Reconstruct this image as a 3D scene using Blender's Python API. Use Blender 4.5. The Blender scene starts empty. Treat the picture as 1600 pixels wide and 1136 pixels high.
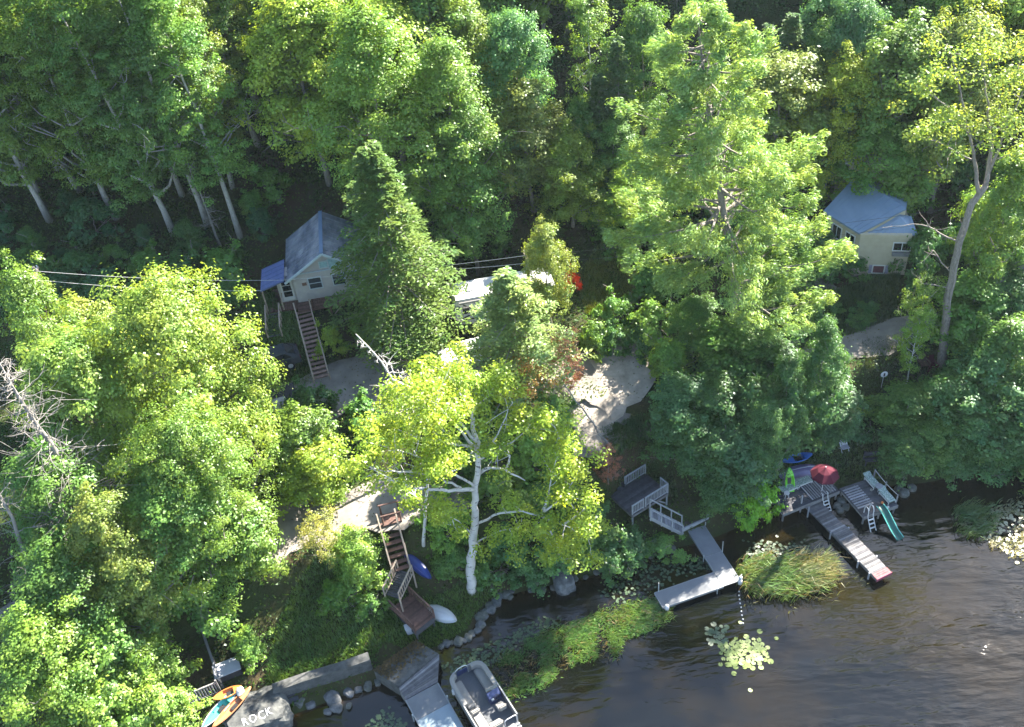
import bpy, bmesh, math, random
import numpy as np
from mathutils import Vector, Matrix, noise
from mathutils.bvhtree import BVHTree

# ------------------------------------------------------------------ camera, sky, sun, exposure
S = bpy.context.scene
COL = S.collection
CAM_H, FPX = 54.0, 1500.0
VEIL_DENSITY = 0.0001
PITCH, ROLL = math.radians(40), math.radians(6.5)
cF = np.array([0, math.cos(PITCH), -math.sin(PITCH)])
_R = np.array([1.0, 0, 0]); _U = np.array([0, math.sin(PITCH), math.cos(PITCH)])
cR = math.cos(ROLL)*_R - math.sin(ROLL)*_U
cU = math.cos(ROLL)*_U + math.sin(ROLL)*_R
cC = np.array([0, 0, CAM_H])
cam = bpy.data.objects.new('camera', bpy.data.cameras.new('camera'))
COL.objects.link(cam)
cam.data.sensor_width = 36; cam.data.lens = 36*FPX/1600
cam.data.clip_start = 1; cam.data.clip_end = 6000
M = Matrix(((cR[0], cU[0], -cF[0], 0), (cR[1], cU[1], -cF[1], 0), (cR[2], cU[2], -cF[2], CAM_H), (0, 0, 0, 1)))
cam.matrix_world = M
S.camera = cam

SUN_EL, SUN_AZ = math.radians(40), math.radians(48)      # azimuth from +Y towards +X
sun_dir = np.array([math.sin(SUN_AZ)*math.cos(SUN_EL), math.cos(SUN_AZ)*math.cos(SUN_EL), math.sin(SUN_EL)])
W = bpy.data.worlds.new('World'); S.world = W; W.use_nodes = True
nt = W.node_tree; nt.nodes.clear()
sky = nt.nodes.new('ShaderNodeTexSky'); sky.sky_type = 'NISHITA'; sky.sun_disc = False
sky.sun_elevation = SUN_EL; sky.sun_rotation = SUN_AZ; sky.altitude = 300; sky.air_density = 1.0; sky.dust_density = 0.7
bg = nt.nodes.new('ShaderNodeBackground'); bg.inputs['Strength'].default_value = 0.08
wo = nt.nodes.new('ShaderNodeOutputWorld')
nt.links.new(sky.outputs[0], bg.inputs[0]); nt.links.new(bg.outputs[0], wo.inputs[0])
sl = bpy.data.lights.new('sun', 'SUN'); sl.energy = 5.0; sl.angle = math.radians(0.5); sl.color = (1.0, 0.93, 0.8)
so = bpy.data.objects.new('sun', sl); COL.objects.link(so)
so.rotation_euler = Vector(sun_dir).to_track_quat('Z', 'Y').to_euler()
S.view_settings.view_transform = 'Standard'; S.view_settings.look = 'None'
S.view_settings.gamma = 1; S.view_settings.use_curve_mapping = False
S.view_settings.exposure = 2.92
S.render.engine = 'CYCLES'
S.cycles.max_bounces = 9; S.cycles.diffuse_bounces = 6; S.cycles.glossy_bounces = 3
S.cycles.transmission_bounces = 7; S.cycles.transparent_max_bounces = 4
S.cycles.use_denoising = True

RNG = np.random.default_rng(7); random.seed(7)

# ------------------------------------------------------------------ projection helpers (used to survey the place)
def ray(px, py): return cF + cR*(px-800)/FPX - cU*(py-568)/FPX
def P(px, py, z=0.0):
    d = ray(px, py); t = (z-CAM_H)/d[2]; return cC + d*t
def pj(w):
    v = np.asarray(w, float)-cC; q = v@cF
    return np.stack([800+FPX*(v@cR)/q, 568-FPX*(v@cU)/q], -1)

# ------------------------------------------------------------------ materials
def mat(name, col, rough=0.8, metal=0.0, var=0.25, scale=6.0, bump=0.0, spec=0.3, col2=None, obj=False, stretch=None):
    m = bpy.data.materials.new(name); m.use_nodes = True
    n, l = m.node_tree.nodes, m.node_tree.links
    b = n['Principled BSDF']
    b.inputs['Roughness'].default_value = rough; b.inputs['Metallic'].default_value = metal
    b.inputs['Specular IOR Level'].default_value = spec
    tc = n.new('ShaderNodeTexCoord'); src = tc.outputs['Object']
    if stretch:
        mp = n.new('ShaderNodeMapping'); mp.inputs['Scale'].default_value = stretch
        l.new(src, mp.inputs[0]); src = mp.outputs[0]
    nz = n.new('ShaderNodeTexNoise'); nz.inputs['Scale'].default_value = scale; nz.inputs['Detail'].default_value = 6
    nz.inputs['Roughness'].default_value = 0.65
    l.new(src, nz.inputs['Vector'])
    rp = n.new('ShaderNodeValToRGB')
    c = np.array(col[:3], float)
    c2 = np.array(col2[:3], float) if col2 is not None else np.clip(c*(1+var), 0, 1)
    c1 = c*(1-var) if col2 is None else c
    rp.color_ramp.elements[0].position = 0.32; rp.color_ramp.elements[0].color = (*c1, 1)
    rp.color_ramp.elements[1].position = 0.68; rp.color_ramp.elements[1].color = (*c2, 1)
    l.new(nz.outputs['Fac'], rp.inputs[0])
    out = rp.outputs[0]
    if obj:                                      # each piece a little different
        oi = n.new('ShaderNodeObjectInfo'); mr = n.new('ShaderNodeMapRange')
        mr.inputs['To Min'].default_value = 0.65; mr.inputs['To Max'].default_value = 1.3
        l.new(oi.outputs['Random'], mr.inputs['Value'])
        mx = n.new('ShaderNodeVectorMath'); mx.operation = 'SCALE'
        l.new(out, mx.inputs[0]); l.new(mr.outputs[0], mx.inputs['Scale']); out = mx.outputs[0]
    l.new(out, b.inputs['Base Color'])
    if bump:
        bp = n.new('ShaderNodeBump'); bp.inputs['Strength'].default_value = bump; bp.inputs['Distance'].default_value = 0.05
        l.new(nz.outputs['Fac'], bp.inputs['Height']); l.new(bp.outputs[0], b.inputs['Normal'])
    return m

def leaf_material(name, trans=0.48, gloss=0.02):
    m = bpy.data.materials.new(name); m.use_nodes = True
    n, l = m.node_tree.nodes, m.node_tree.links; n.clear()
    oi = n.new('ShaderNodeObjectInfo'); ge = n.new('ShaderNodeNewGeometry')
    tc = n.new('ShaderNodeTexCoord')
    nz = n.new('ShaderNodeTexNoise'); nz.inputs['Scale'].default_value = 0.55; nz.inputs['Detail'].default_value = 3
    l.new(tc.outputs['Object'], nz.inputs['Vector'])
    r1 = n.new('ShaderNodeMapRange'); r1.inputs['To Min'].default_value = 0.72; r1.inputs['To Max'].default_value = 1.28
    l.new(ge.outputs['Random Per Island'], r1.inputs['Value'])
    ramp = n.new('ShaderNodeValToRGB')                      # sprays lean to blue-green or to yellow
    ramp.color_ramp.elements[0].position = 0.3; ramp.color_ramp.elements[0].color = (0.78, 0.95, 1.05, 1)
    ramp.color_ramp.elements[1].position = 0.7; ramp.color_ramp.elements[1].color = (1.22, 1.06, 0.8, 1)
    l.new(nz.outputs['Fac'], ramp.inputs[0])
    r2 = n.new('ShaderNodeMapRange'); r2.inputs['To Min'].default_value = 0.8; r2.inputs['To Max'].default_value = 1.2
    l.new(oi.outputs['Random'], r2.inputs['Value'])
    mm = n.new('ShaderNodeMath'); mm.operation = 'MULTIPLY'; l.new(r1.outputs[0], mm.inputs[0]); l.new(r2.outputs[0], mm.inputs[1])
    a = n.new('ShaderNodeVectorMath'); a.operation = 'MULTIPLY'; l.new(oi.outputs['Color'], a.inputs[0]); l.new(ramp.outputs[0], a.inputs[1])
    b = n.new('ShaderNodeVectorMath'); b.operation = 'SCALE'; l.new(a.outputs[0], b.inputs[0]); l.new(mm.outputs[0], b.inputs['Scale'])
    tr = n.new('ShaderNodeVectorMath'); tr.operation = 'MULTIPLY'; l.new(b.outputs[0], tr.inputs[0]); tr.inputs[1].default_value = (1.5, 1.4, 0.65)
    d = n.new('ShaderNodeBsdfDiffuse'); t = n.new('ShaderNodeBsdfTranslucent'); g = n.new('ShaderNodeBsdfGlossy')
    g.inputs['Roughness'].default_value = 0.42; g.inputs['Color'].default_value = (0.9, 0.95, 1, 1)
    l.new(b.outputs[0], d.inputs[0]); l.new(tr.outputs[0], t.inputs[0])
    m1 = n.new('ShaderNodeMixShader'); m1.inputs[0].default_value = trans
    l.new(d.outputs[0], m1.inputs[1]); l.new(t.outputs[0], m1.inputs[2])
    m2 = n.new('ShaderNodeMixShader'); m2.inputs[0].default_value = gloss
    l.new(m1.outputs[0], m2.inputs[1]); l.new(g.outputs[0], m2.inputs[2])
    o = n.new('ShaderNodeOutputMaterial'); l.new(m2.outputs[0], o.inputs[0])
    return m

LEAF = leaf_material('leaf')
NEEDLE = leaf_material('needle', 0.4, 0.02)
BARK = mat('grey_bark', (0.2, 0.175, 0.15), 0.9, var=0.4, scale=5, bump=0.6, stretch=(3, 3, .8))
PALEBARK = mat('pale_bark', (0.3, 0.285, 0.26), 0.9, var=0.35, scale=4, bump=0.5, stretch=(3, 3, .8))
DEADWOOD = mat('dead_wood', (0.19, 0.175, 0.16), 0.9, var=0.3, scale=4, bump=0.4)

def birch_bark():
    m = mat('birch_bark', (0.46, 0.44, 0.42), 0.7, var=0.12, scale=3, bump=0.3)
    n, l = m.node_tree.nodes, m.node_tree.links
    tc = n.new('ShaderNodeTexCoord'); mp = n.new('ShaderNodeMapping'); mp.inputs['Scale'].default_value = (1.6, 1.6, 6.5)
    nz = n.new('ShaderNodeTexNoise'); nz.inputs['Scale'].default_value = 1.4; nz.inputs['Detail'].default_value = 4
    rp = n.new('ShaderNodeValToRGB'); rp.color_ramp.elements[0].position = 0.60; rp.color_ramp.elements[1].position = 0.66
    l.new(tc.outputs['Object'], mp.inputs[0]); l.new(mp.outputs[0], nz.inputs['Vector']); l.new(nz.outputs[0], rp.inputs[0])
    b = n['Principled BSDF']; old = b.inputs['Base Color'].links[0].from_socket
    mx = n.new('ShaderNodeMix'); mx.data_type = 'RGBA'; mx.inputs['B'].default_value = (0.09, 0.08, 0.075, 1)
    l.new(rp.outputs[0], mx.inputs['Factor']); l.new(old, mx.inputs['A']); l.new(mx.outputs['Result'], b.inputs['Base Color'])
    return m
BIRCH = birch_bark()

# ------------------------------------------------------------------ mesh helpers
class Fr:
    """a level local frame: origin, x axis towards another point, y to its left, z up"""
    def __init__(s, o, to=None, ang=None):
        s.o = np.array(o, float)
        if to is not None:
            d = np.array(to, float)-s.o; d[2] = 0; s.x = d/np.linalg.norm(d)
        else: s.x = np.array([math.cos(ang), math.sin(ang), 0])
        s.y = np.array([-s.x[1], s.x[0], 0]); s.z = np.array([0, 0, 1.0])
    def __call__(s, x, y, z=0): return s.o + s.x*x + s.y*y + s.z*z
    def ang(s): return math.atan2(s.x[1], s.x[0])
    def inv(s, w):
        v = np.array(w, float)-s.o; return np.array([v@s.x, v@s.y, v[2]])
ID = Fr((0, 0, 0), ang=0)

class MB:
    def __init__(s): s.v = []; s.f = []
    def add(s, vs, fs):
        k = len(s.v); s.v += [tuple(float(c) for c in v) for v in vs]; s.f += [tuple(i+k for i in f) for f in fs]; return s
    def hexa(s, c):   # 8 corners, bottom 4 then top 4
        return s.add(c, [(3, 2, 1, 0), (4, 5, 6, 7), (0, 1, 5, 4), (1, 2, 6, 5), (2, 3, 7, 6), (3, 0, 4, 7)])
    def box(s, F, x0, x1, y0, y1, z0, z1):
        return s.hexa([F(x0, y0, z0), F(x1, y0, z0), F(x1, y1, z0), F(x0, y1, z0), F(x0, y0, z1), F(x1, y0, z1), F(x1, y1, z1), F(x0, y1, z1)])
    def beam(s, p, q, w=.1, h=.1, up=(0, 0, 1)):
        p = np.array(p, float); q = np.array(q, float); d = q-p; d = d/np.linalg.norm(d)
        up = np.array(up, float)
        if abs(d@up) > .98: up = np.array([1., 0, 0])
        a = np.cross(d, up); a /= np.linalg.norm(a); b = np.cross(a, d)
        a = a*w/2; b = b*h/2
        return s.hexa([p-a-b, p+a-b, p+a+b, p-a+b, q-a-b, q+a-b, q+a+b, q-a+b])
    def slab(s, quad, th):    # sloped slab: 4 top corners, thickness down
        q = [np.array(c, float) for c in quad]
        return s.hexa([c-np.array([0, 0, th]) for c in q]+q)
    def prism(s, pts, z0, z1, F=ID):
        n = len(pts)
        vs = [F(x, y, z0) for x, y in pts]+[F(x, y, z1) for x, y in pts]
        return s.add(vs, [tuple(range(n-1, -1, -1)), tuple(range(n, 2*n))]+[(i, (i+1) % n, n+(i+1) % n, n+i) for i in range(n)])
    def tube(s, pts, rad, n=6, cap=True):
        pts = [np.array(p, float) for p in pts]
        if not hasattr(rad, '__len__'): rad = [rad]*len(pts)
        vs, fs = [], []; pa = None
        for i, p in enumerate(pts):
            d = pts[min(i+1, len(pts)-1)]-pts[max(i-1, 0)]; d = d/(np.linalg.norm(d)+1e-9)
            if pa is None:
                u = np.array([0, 0, 1.]) if abs(d[2]) < .9 else np.array([1., 0, 0]); pa = np.cross(d, u)
            pa = pa-d*(pa@d); pa /= np.linalg.norm(pa)+1e-9; pb = np.cross(d, pa)
            for k in range(n):
                t = 2*math.pi*k/n; vs.append(p+(pa*math.cos(t)+pb*math.sin(t))*rad[i])
        for i in range(len(pts)-1):
            for k in range(n):
                fs.append((i*n+k, i*n+(k+1) % n, (i+1)*n+(k+1) % n, (i+1)*n+k))
        if cap: fs += [tuple(range(n-1, -1, -1)), tuple((len(pts)-1)*n+k for k in range(n))]
        return s.add(vs, fs)
    def lathe(s, o, prof, n=12, F=ID):
        vs = []; fs = []
        for r, z in prof:
            for k in range(n):
                t = 2*math.pi*k/n; vs.append(F(0, 0, 0)*0+np.array(o)+np.array([r*math.cos(t), r*math.sin(t), z]))
        for i in range(len(prof)-1):
            for k in range(n): fs.append((i*n+k, i*n+(k+1) % n, (i+1)*n+(k+1) % n, (i+1)*n+k))
        fs += [tuple(range(n-1, -1, -1)), tuple((len(prof)-1)*n+k for k in range(n))]
        return s.add(vs, fs)
    def mesh(s, name, m, origin=(0, 0, 0)):
        me = bpy.data.meshes.new(name); o = np.array(origin, float)
        me.from_pydata([tuple(np.array(v)-o) for v in s.v], [], s.f); me.materials.append(m); me.update(); return me
    def build(s, name, m, parent=None, local=False, smooth=False, bevel=0, label=None, loc=None):
        """vertices in world coordinates are made relative to the parent's base unless local"""
        if parent is None:
            o0 = np.mean(np.array(s.v), 0) if loc is None else np.array(loc, float)
            if loc is None: o0[2] = min(v[2] for v in s.v)
        else: o0 = (0, 0, 0) if local else world_loc(parent)
        me = s.mesh(name, m, o0)
        if smooth: me.polygons.foreach_set('use_smooth', [True]*len(me.polygons))
        ob = bpy.data.objects.new(name, me); COL.objects.link(ob)
        if parent is not None: ob.parent = parent
        else: ob.location = tuple(o0)
        if bevel:
            bm = bmesh.new(); bm.from_mesh(me); bmesh.ops.remove_doubles(bm, verts=bm.verts, dist=1e-4)
            bmesh.ops.bevel(bm, geom=bm.edges[:], offset=bevel, segments=2, affect='EDGES', clamp_overlap=True)
            bm.to_mesh(me); bm.free()
        if label: ob['label'] = label
        return ob

def world_loc(o):
    v = np.array(o.location)
    while o.parent is not None: o = o.parent; v = v+np.array(o.location)
    return v
def tag(o, label, cat, group=None, kind=None):
    if label: o['label'] = label
    if cat: o['category'] = cat
    if group: o['group'] = group
    if kind: o['kind'] = kind
    return o
def thing(name, label, cat, loc, group=None, rz=0):
    o = bpy.data.objects.new(name, None); COL.objects.link(o); o.empty_display_size = .3
    o.location = tuple(float(c) for c in loc); o.rotation_euler.z = rz
    return tag(o, label, cat, group)
def struct(o): o['kind'] = 'structure'; return o
def copy_tree(o, parent=None):
    c = o.copy(); COL.objects.link(c)
    if parent is not None: c.parent = parent
    for ch in list(o.children): copy_tree(ch, c)
    return c
def np_mesh(name, V, nper, m):
    """mesh of disconnected polygons with nper corners each; V is (n*nper, 3)"""
    V = np.asarray(V, np.float32); n = len(V)//nper
    me = bpy.data.meshes.new(name); me.vertices.add(n*nper); me.vertices.foreach_set('co', V.ravel())
    me.loops.add(n*nper); me.loops.foreach_set('vertex_index', np.arange(n*nper, dtype=np.int32))
    me.polygons.add(n); me.polygons.foreach_set('loop_start', np.arange(0, n*nper, nper, dtype=np.int32))
    me.update(calc_edges=True); me.materials.append(m); return me
def link_mesh(name, me, parent=None, loc=(0, 0, 0)):
    o = bpy.data.objects.new(name, me); COL.objects.link(o); o.location = loc
    if parent is not None: o.parent = parent
    return o

# ------------------------------------------------------------------ terrain: surveyed spot heights, smoothed
shore_px = [(0, 1330), (120, 1270), (220, 1215), (300, 1170), (370, 1150), (440, 1122), (500, 1102), (560, 1082), (600, 1064), (650, 1045), (690, 1014), (738, 990), (757, 960),
            (770, 942), (800, 928), (860, 914), (905, 905), (950, 890), (1010, 868), (1080, 850), (1150, 826), (1230, 792), (1310, 770), (1400, 757), (1500, 744), (1600, 735), (1750, 722), (1900, 705)]
spots = [(x, y, 0) for x, y in shore_px]
spots += [(x+8, y+22, -.7) for x, y in shore_px[::2]]
spots += [(900, 1050, -1.2), (1100, 980, -1.2), (1300, 900, -1.3), (1500, 850, -1.2), (1000, 1300, -3), (1500, 1100, -3), (1800, 900, -3), (600, 1400, -3)]
spots += [(470, 1000, 1.7), (540, 990, 1.9), (420, 1040, 1.3), (610, 985, 1.3), (680, 955, .9), (720, 960, .6), (735, 915, 1.1), (650, 880, 2.8), (800, 880, 1.6), (700, 850, 3.5), (620, 815, 4.8), (590, 792, 5),
          (540, 870, 3.6), (450, 910, 3.6), (400, 860, 4.8), (350, 1010, 1.6), (300, 1060, 1.3), (250, 1100, 1.5), (200, 1000, 3.5), (60, 1136, 3.5), (0, 950, 6.5), (60, 800, 7.5), (250, 850, 5.5), (230, 700, 7.5), (400, 690, 6.3),
          (420, 580, 8), (480, 620, 7.2), (505, 602, 7), (600, 600, 6.8), (700, 575, 6.6), (820, 500, 6.8), (920, 460, 7.2), (960, 410, 8), (950, 600, 5.8), (950, 640, 5.5), (900, 690, 5.2), (790, 735, 5.1), (680, 770, 5),
          (460, 520, 9.2), (430, 470, 10), (540, 470, 9), (560, 530, 8.2), (650, 520, 7.6),
          (940, 760, 3.0), (870, 820, 3), (1000, 745, 2.1), (1035, 745, 2.1), (970, 775, 2.2), (960, 820, 1.6), (1040, 790, 1.5), (1080, 815, .75), (1130, 730, 2.6), (1000, 645, 5.4), (1130, 600, 5.6), (1250, 560, 5.9), (1350, 522, 6), (1420, 497, 6.2), (1500, 470, 6.6),
          (1200, 680, 2.6), (1240, 730, .9), (1290, 720, .85), (1365, 718, .8), (1330, 660, 2.2), (1380, 595, 4.2), (1440, 580, 4.3), (1500, 560, 4.5), (1470, 690, 1.6), (1580, 680, 1.6), (1590, 590, 4.2), (1700, 600, 4.5), (1700, 450, 8),
          (1300, 437, 7.3), (1380, 440, 7.3), (1390, 412, 7.7), (1500, 400, 8.2), (1350, 300, 10.5), (1250, 380, 8.5), (1160, 540, 6), (1100, 420, 8), (1050, 500, 7),
          (272, 366, 12), (376, 370, 11.5), (125, 300, 14), (60, 420, 12), (200, 440, 11), (60, 600, 9.5), (640, 350, 11.5), (800, 320, 11), (950, 300, 11), (1100, 250, 12), (600, 150, 17), (900, 150, 16), (1300, 150, 15), (1600, 250, 12),
          (0, 0, 24), (400, 0, 23), (800, 0, 22), (1200, 0, 21), (1600, 0, 20), (1900, 200, 14), (-200, 300, 16), (-250, 700, 10), (-250, 1100, 6)]
SP = np.array([P(x, y, z) for x, y, z in spots])
SP = np.vstack([SP, [(-150, 220, 48), (0, 240, 50), (150, 220, 46), (-170, 90, 24), (180, 110, 18), (-300, 350, 70), (0, 400, 75), (300, 350, 66), (-120, 10, 3), (-60, -20, -3), (60, -30, -6), (150, 10, -6), (0, -80, -7)]])
def tps(pts, lam=.02):
    n = len(pts); xy = pts[:, :2]/50
    d = np.linalg.norm(xy[:, None]-xy[None], axis=-1); K = np.where(d > 0, d*d*np.log(d+1e-12), 0)
    Pm = np.c_[np.ones(n), xy]; A = np.zeros((n+3, n+3)); A[:n, :n] = K+lam*1e-2*np.eye(n); A[:n, n:] = Pm; A[n:, :n] = Pm.T
    w = np.linalg.solve(A, np.r_[pts[:, 2], 0, 0, 0])
    def ev(x, y):
        q = np.stack([x.ravel(), y.ravel()], -1)/50; out = np.zeros(len(q))
        for i in range(0, len(q), 20000):
            b = q[i:i+20000]; d = np.linalg.norm(b[:, None]-xy[None], axis=-1)
            out[i:i+20000] = np.where(d > 0, d*d*np.log(d+1e-12), 0)@w[:n]+np.c_[np.ones(len(b)), b]@w[n:]
        return out.reshape(x.shape)
    return ev
TEV = tps(SP)
GX0, GX1, GY0, GY1, GS = -75.0, 85.0, 14.0, 150.0, 0.5
gx = np.arange(GX0, GX1+.01, GS); gy = np.arange(GY0, GY1+.01, GS)
XX, YY = np.meshgrid(gx, gy)
HH = TEV(XX, YY)
def vnoise(X, Y, s, seed):
    r = np.random.default_rng(seed); g = r.random((256, 256))
    x = X/s+500; y = Y/s+500; xi = np.floor(x).astype(int); yi = np.floor(y).astype(int); fx = x-xi; fy = y-yi
    fx = fx*fx*(3-2*fx); fy = fy*fy*(3-2*fy); a = lambda i, j: g[(yi+j) % 256, (xi+i) % 256]
    return (a(0, 0)*(1-fx)+a(1, 0)*fx)*(1-fy)+(a(0, 1)*(1-fx)+a(1, 1)*fx)*fy-.5
land = np.clip((HH-.2)/1.0, 0, 1)
HH = HH+land*(vnoise(XX, YY, 3.1, 1)*.35+vnoise(XX, YY, 1.2, 2)*.14)+(1-land)*vnoise(XX, YY, 1.3, 3)*.2
def th(x, y):
    u = np.clip((x-GX0)/GS, 0, len(gx)-1.001); v = np.clip((y-GY0)/GS, 0, len(gy)-1.001)
    i = np.int64(np.floor(u)); j = np.int64(np.floor(v)); a = u-i; b = v-j
    return (HH[j, i]*(1-a)+HH[j, i+1]*a)*(1-b)+(HH[j+1, i]*(1-a)+HH[j+1, i+1]*a)*b
def G(px, py, dz=0.0):
    """the point of the ground (plus dz) seen at a pixel of the survey picture"""
    d = ray(px, py); t0, t1 = 30.0, 200.0; prev = t0
    for t in np.arange(t0, t1, .5):
        p = cC+d*t
        if p[2] < max(th(p[0], p[1]), -9)+dz:
            lo, hi = prev, t
            for _ in range(12):
                mid = (lo+hi)/2; p = cC+d*mid
                if p[2] < th(p[0], p[1])+dz: hi = mid
                else: lo = mid
            return cC+d*hi
        prev = t
    return cC+d*t1
def ground_at(x, y): return np.array([x, y, float(th(x, y))])

# roads: cut level into the grid, then laid as their own sheets
roads = {
 'road': ([(1760, 395), (1640, 430), (1560, 452), (1500, 470), (1420, 497), (1350, 522), (1250, 560), (1130, 600), (1000, 648), (900, 692), (790, 738), (680, 772), (590, 794), (500, 812), (400, 838), (280, 880), (150, 930), (0, 980)], 2.1),
 'driveway': ([(1010, 640), (960, 610), (880, 582), (780, 572), (700, 580), (620, 600), (540, 606), (480, 625), (440, 650)], 3.0),
 'sunlit_parking': ([(893, 676), (925, 640), (955, 612), (985, 575), (1000, 548), (1010, 520)], 2.7),  # sunlit patch of the parking painted as a paler gravel sheet
 'gravel_drive': ([(1215, 436), (1300, 437), (1380, 441), (1450, 452), (1500, 466)], 1.7),
}
def smooth_line(pts, step=.8):
    p = np.array(pts); out = []
    q = np.vstack([2*p[0]-p[1], p, 2*p[-1]-p[-2]])
    for i in range(1, len(q)-2):
        n = max(2, int(np.linalg.norm(q[i+1]-q[i])/step))
        for t in np.linspace(0, 1, n, endpoint=False):
            out.append(.5*((2*q[i])+(-q[i-1]+q[i+1])*t+(2*q[i-1]-5*q[i]+4*q[i+1]-q[i+2])*t*t+(-q[i-1]+3*q[i]-3*q[i+1]+q[i+2])*t**3))
    out.append(p[-1]); return np.array(out)
ROADL = {}; ROADM = np.zeros_like(HH)
for nm, (pp, hw) in roads.items():
    L = smooth_line([G(*q) for q in pp])
    z = L[:, 2].copy()
    for _ in range(30): z[1:-1] = (z[:-2]+z[1:-1]*2+z[2:])/4
    L[:, 2] = z; ROADL[nm] = (L, hw)
    best = np.full(HH.shape, 1e9); zz = np.zeros(HH.shape)
    for p in L:
        d = np.hypot(XX-p[0], YY-p[1]); k = d < best; best = np.where(k, d, best); zz = np.where(k, p[2], zz)
    w = np.clip((hw+2.2-best)/1.6, 0, 1); w = w*w*(3-2*w)
    HH = HH*(1-w)+(zz-.03)*w
    ROADM = np.maximum(ROADM, np.clip((hw+.5-best)/.6, 0, 1))
# the ground lies below the flights of steps and the landings
BST_TOP, BST_BOT = G(607, 818)+np.array([0, 0, .35]), P(628, 893, 3.3)
def carve(p, q, w, drop):
    global HH
    p, q = np.array(p), np.array(q); d = (q-p)[:2]; L = np.linalg.norm(d); t = np.clip(((XX-p[0])*d[0]+(YY-p[1])*d[1])/L**2, 0, 1)
    dist = np.hypot(XX-p[0]-d[0]*t, YY-p[1]-d[1]*t); z = p[2]+(q[2]-p[2])*t-drop; k = np.clip((w+.6-dist)/.6, 0, 1); HH = np.where(HH > z, HH*(1-k)+z*k, HH)
carve(BST_TOP, BST_BOT, .7, .4); carve(P(634, 893, 3.3), P(616, 944, 2.2), .7, .35); carve(P(622, 962, 1.7), P(652, 968, 1.7), 1.3, .35)
carve(P(474, 484, 9.8), G(505, 600), .7, .3); carve(P(1011, 795, 2.6), P(1066, 826, .95), .6, .3); carve(P(1000, 780, 2.7), P(1030, 765, 2.7), 1.7, .5)
# a flat pad for the two houses and the trailer
for (px, py, z, r) in [(1390, 385, 8.2, 4.5), (520, 440, 8.8, 3.5), (790, 470, 7.0, 5)]:
    c = P(px, py, z); d = np.hypot(XX-c[0], YY-c[1]); w = np.clip((r+2-d)/2, 0, 1); HH = HH*(1-w)+z*w

def ground_material():
    m = mat('forest_floor', (0.03, 0.03, 0.014), .95, scale=.35, col2=(0.032, 0.05, 0.013), bump=0)
    n, l = m.node_tree.nodes, m.node_tree.links; b = n['Principled BSDF']; old = b.inputs['Base Color'].links[0].from_socket
    tc = n.new('ShaderNodeTexCoord')
    n2 = n.new('ShaderNodeTexNoise'); n2.inputs['Scale'].default_value = 3.5; n2.inputs['Detail'].default_value = 8; n2.inputs['Roughness'].default_value = .7
    l.new(tc.outputs['Object'], n2.inputs['Vector'])
    n3 = n.new('ShaderNodeTexNoise'); n3.inputs['Scale'].default_value = .18; n3.inputs['Detail'].default_value = 4
    l.new(tc.outputs['Object'], n3.inputs['Vector'])
    r3 = n.new('ShaderNodeValToRGB'); r3.color_ramp.elements[0].position = .5; r3.color_ramp.elements[1].position = .68
    l.new(n3.outputs[0], r3.inputs[0])
    mx = n.new('ShaderNodeMix'); mx.data_type = 'RGBA'; mx.inputs['B'].default_value = (0.06, 0.042, 0.026, 1)
    l.new(r3.outputs[0], mx.inputs['Factor']); l.new(old, mx.inputs['A'])
    mr = n.new('ShaderNodeMapRange'); mr.inputs['To Min'].default_value = .45; mr.inputs['To Max'].default_value = 1.55
    l.new(n2.outputs[0], mr.inputs['Value'])
    sc = n.new('ShaderNodeVectorMath'); sc.operation = 'SCALE'; l.new(mx.outputs['Result'], sc.inputs[0]); l.new(mr.outputs[0], sc.inputs['Scale'])
    l.new(sc.outputs[0], b.inputs['Base Color'])
    bp = n.new('ShaderNodeBump'); bp.inputs['Strength'].default_value = .8; bp.inputs['Distance'].default_value = .15
    l.new(n2.outputs[0], bp.inputs['Height']); l.new(bp.outputs[0], b.inputs['Normal'])
    b.inputs['Specular IOR Level'].default_value = .1
    return m
# one sheet: fine grid near, stretched rings to the horizon
def stretched(a, b, s, far0, far1):
    mid = list(np.arange(a, b+.01, s)); lo = []; x, d = a, s
    while x > far0: d *= 1.35; x -= d; lo.append(x)
    hi = []; x, d = b, s
    while x < far1: d *= 1.35; x += d; hi.append(x)
    return np.array(lo[::-1]+mid+hi), len(lo), len(mid)
fx, nlx, nmx = stretched(GX0, GX1, GS, -2500, 2500); fy, nly, nmy = stretched(GY0, GY1, GS, -2500, 3500)
FX, FY = np.meshgrid(fx, fy)
FZ = TEV(np.clip(FX, -300, 300), np.clip(FY, -90, 380)); FZ = np.where(FZ < -1, np.maximum(FZ, -6), FZ)
FZ[nly:nly+nmy, nlx:nlx+nmx] = HH[:nmy, :nmx]
nx, ny = len(fx), len(fy)
me = bpy.data.meshes.new('ground'); me.vertices.add(nx*ny)
me.vertices.foreach_set('co', np.stack([FX, FY, FZ], -1).astype(np.float32).ravel())
ii = np.arange((ny-1)*(nx-1)); jj = ii//(nx-1); kk = ii % (nx-1); v0 = jj*nx+kk
quads = np.stack([v0, v0+1, v0+nx+1, v0+nx], -1).astype(np.int32)
me.loops.add(quads.size); me.loops.foreach_set('vertex_index', quads.ravel())
me.polygons.add(len(quads)); me.polygons.foreach_set('loop_start', np.arange(0, quads.size, 4, dtype=np.int32)); me.update(calc_edges=True)
me.polygons.foreach_set('use_smooth', np.ones(len(quads), bool)); me.materials.append(ground_material())
struct(link_mesh('ground', me))

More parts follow.
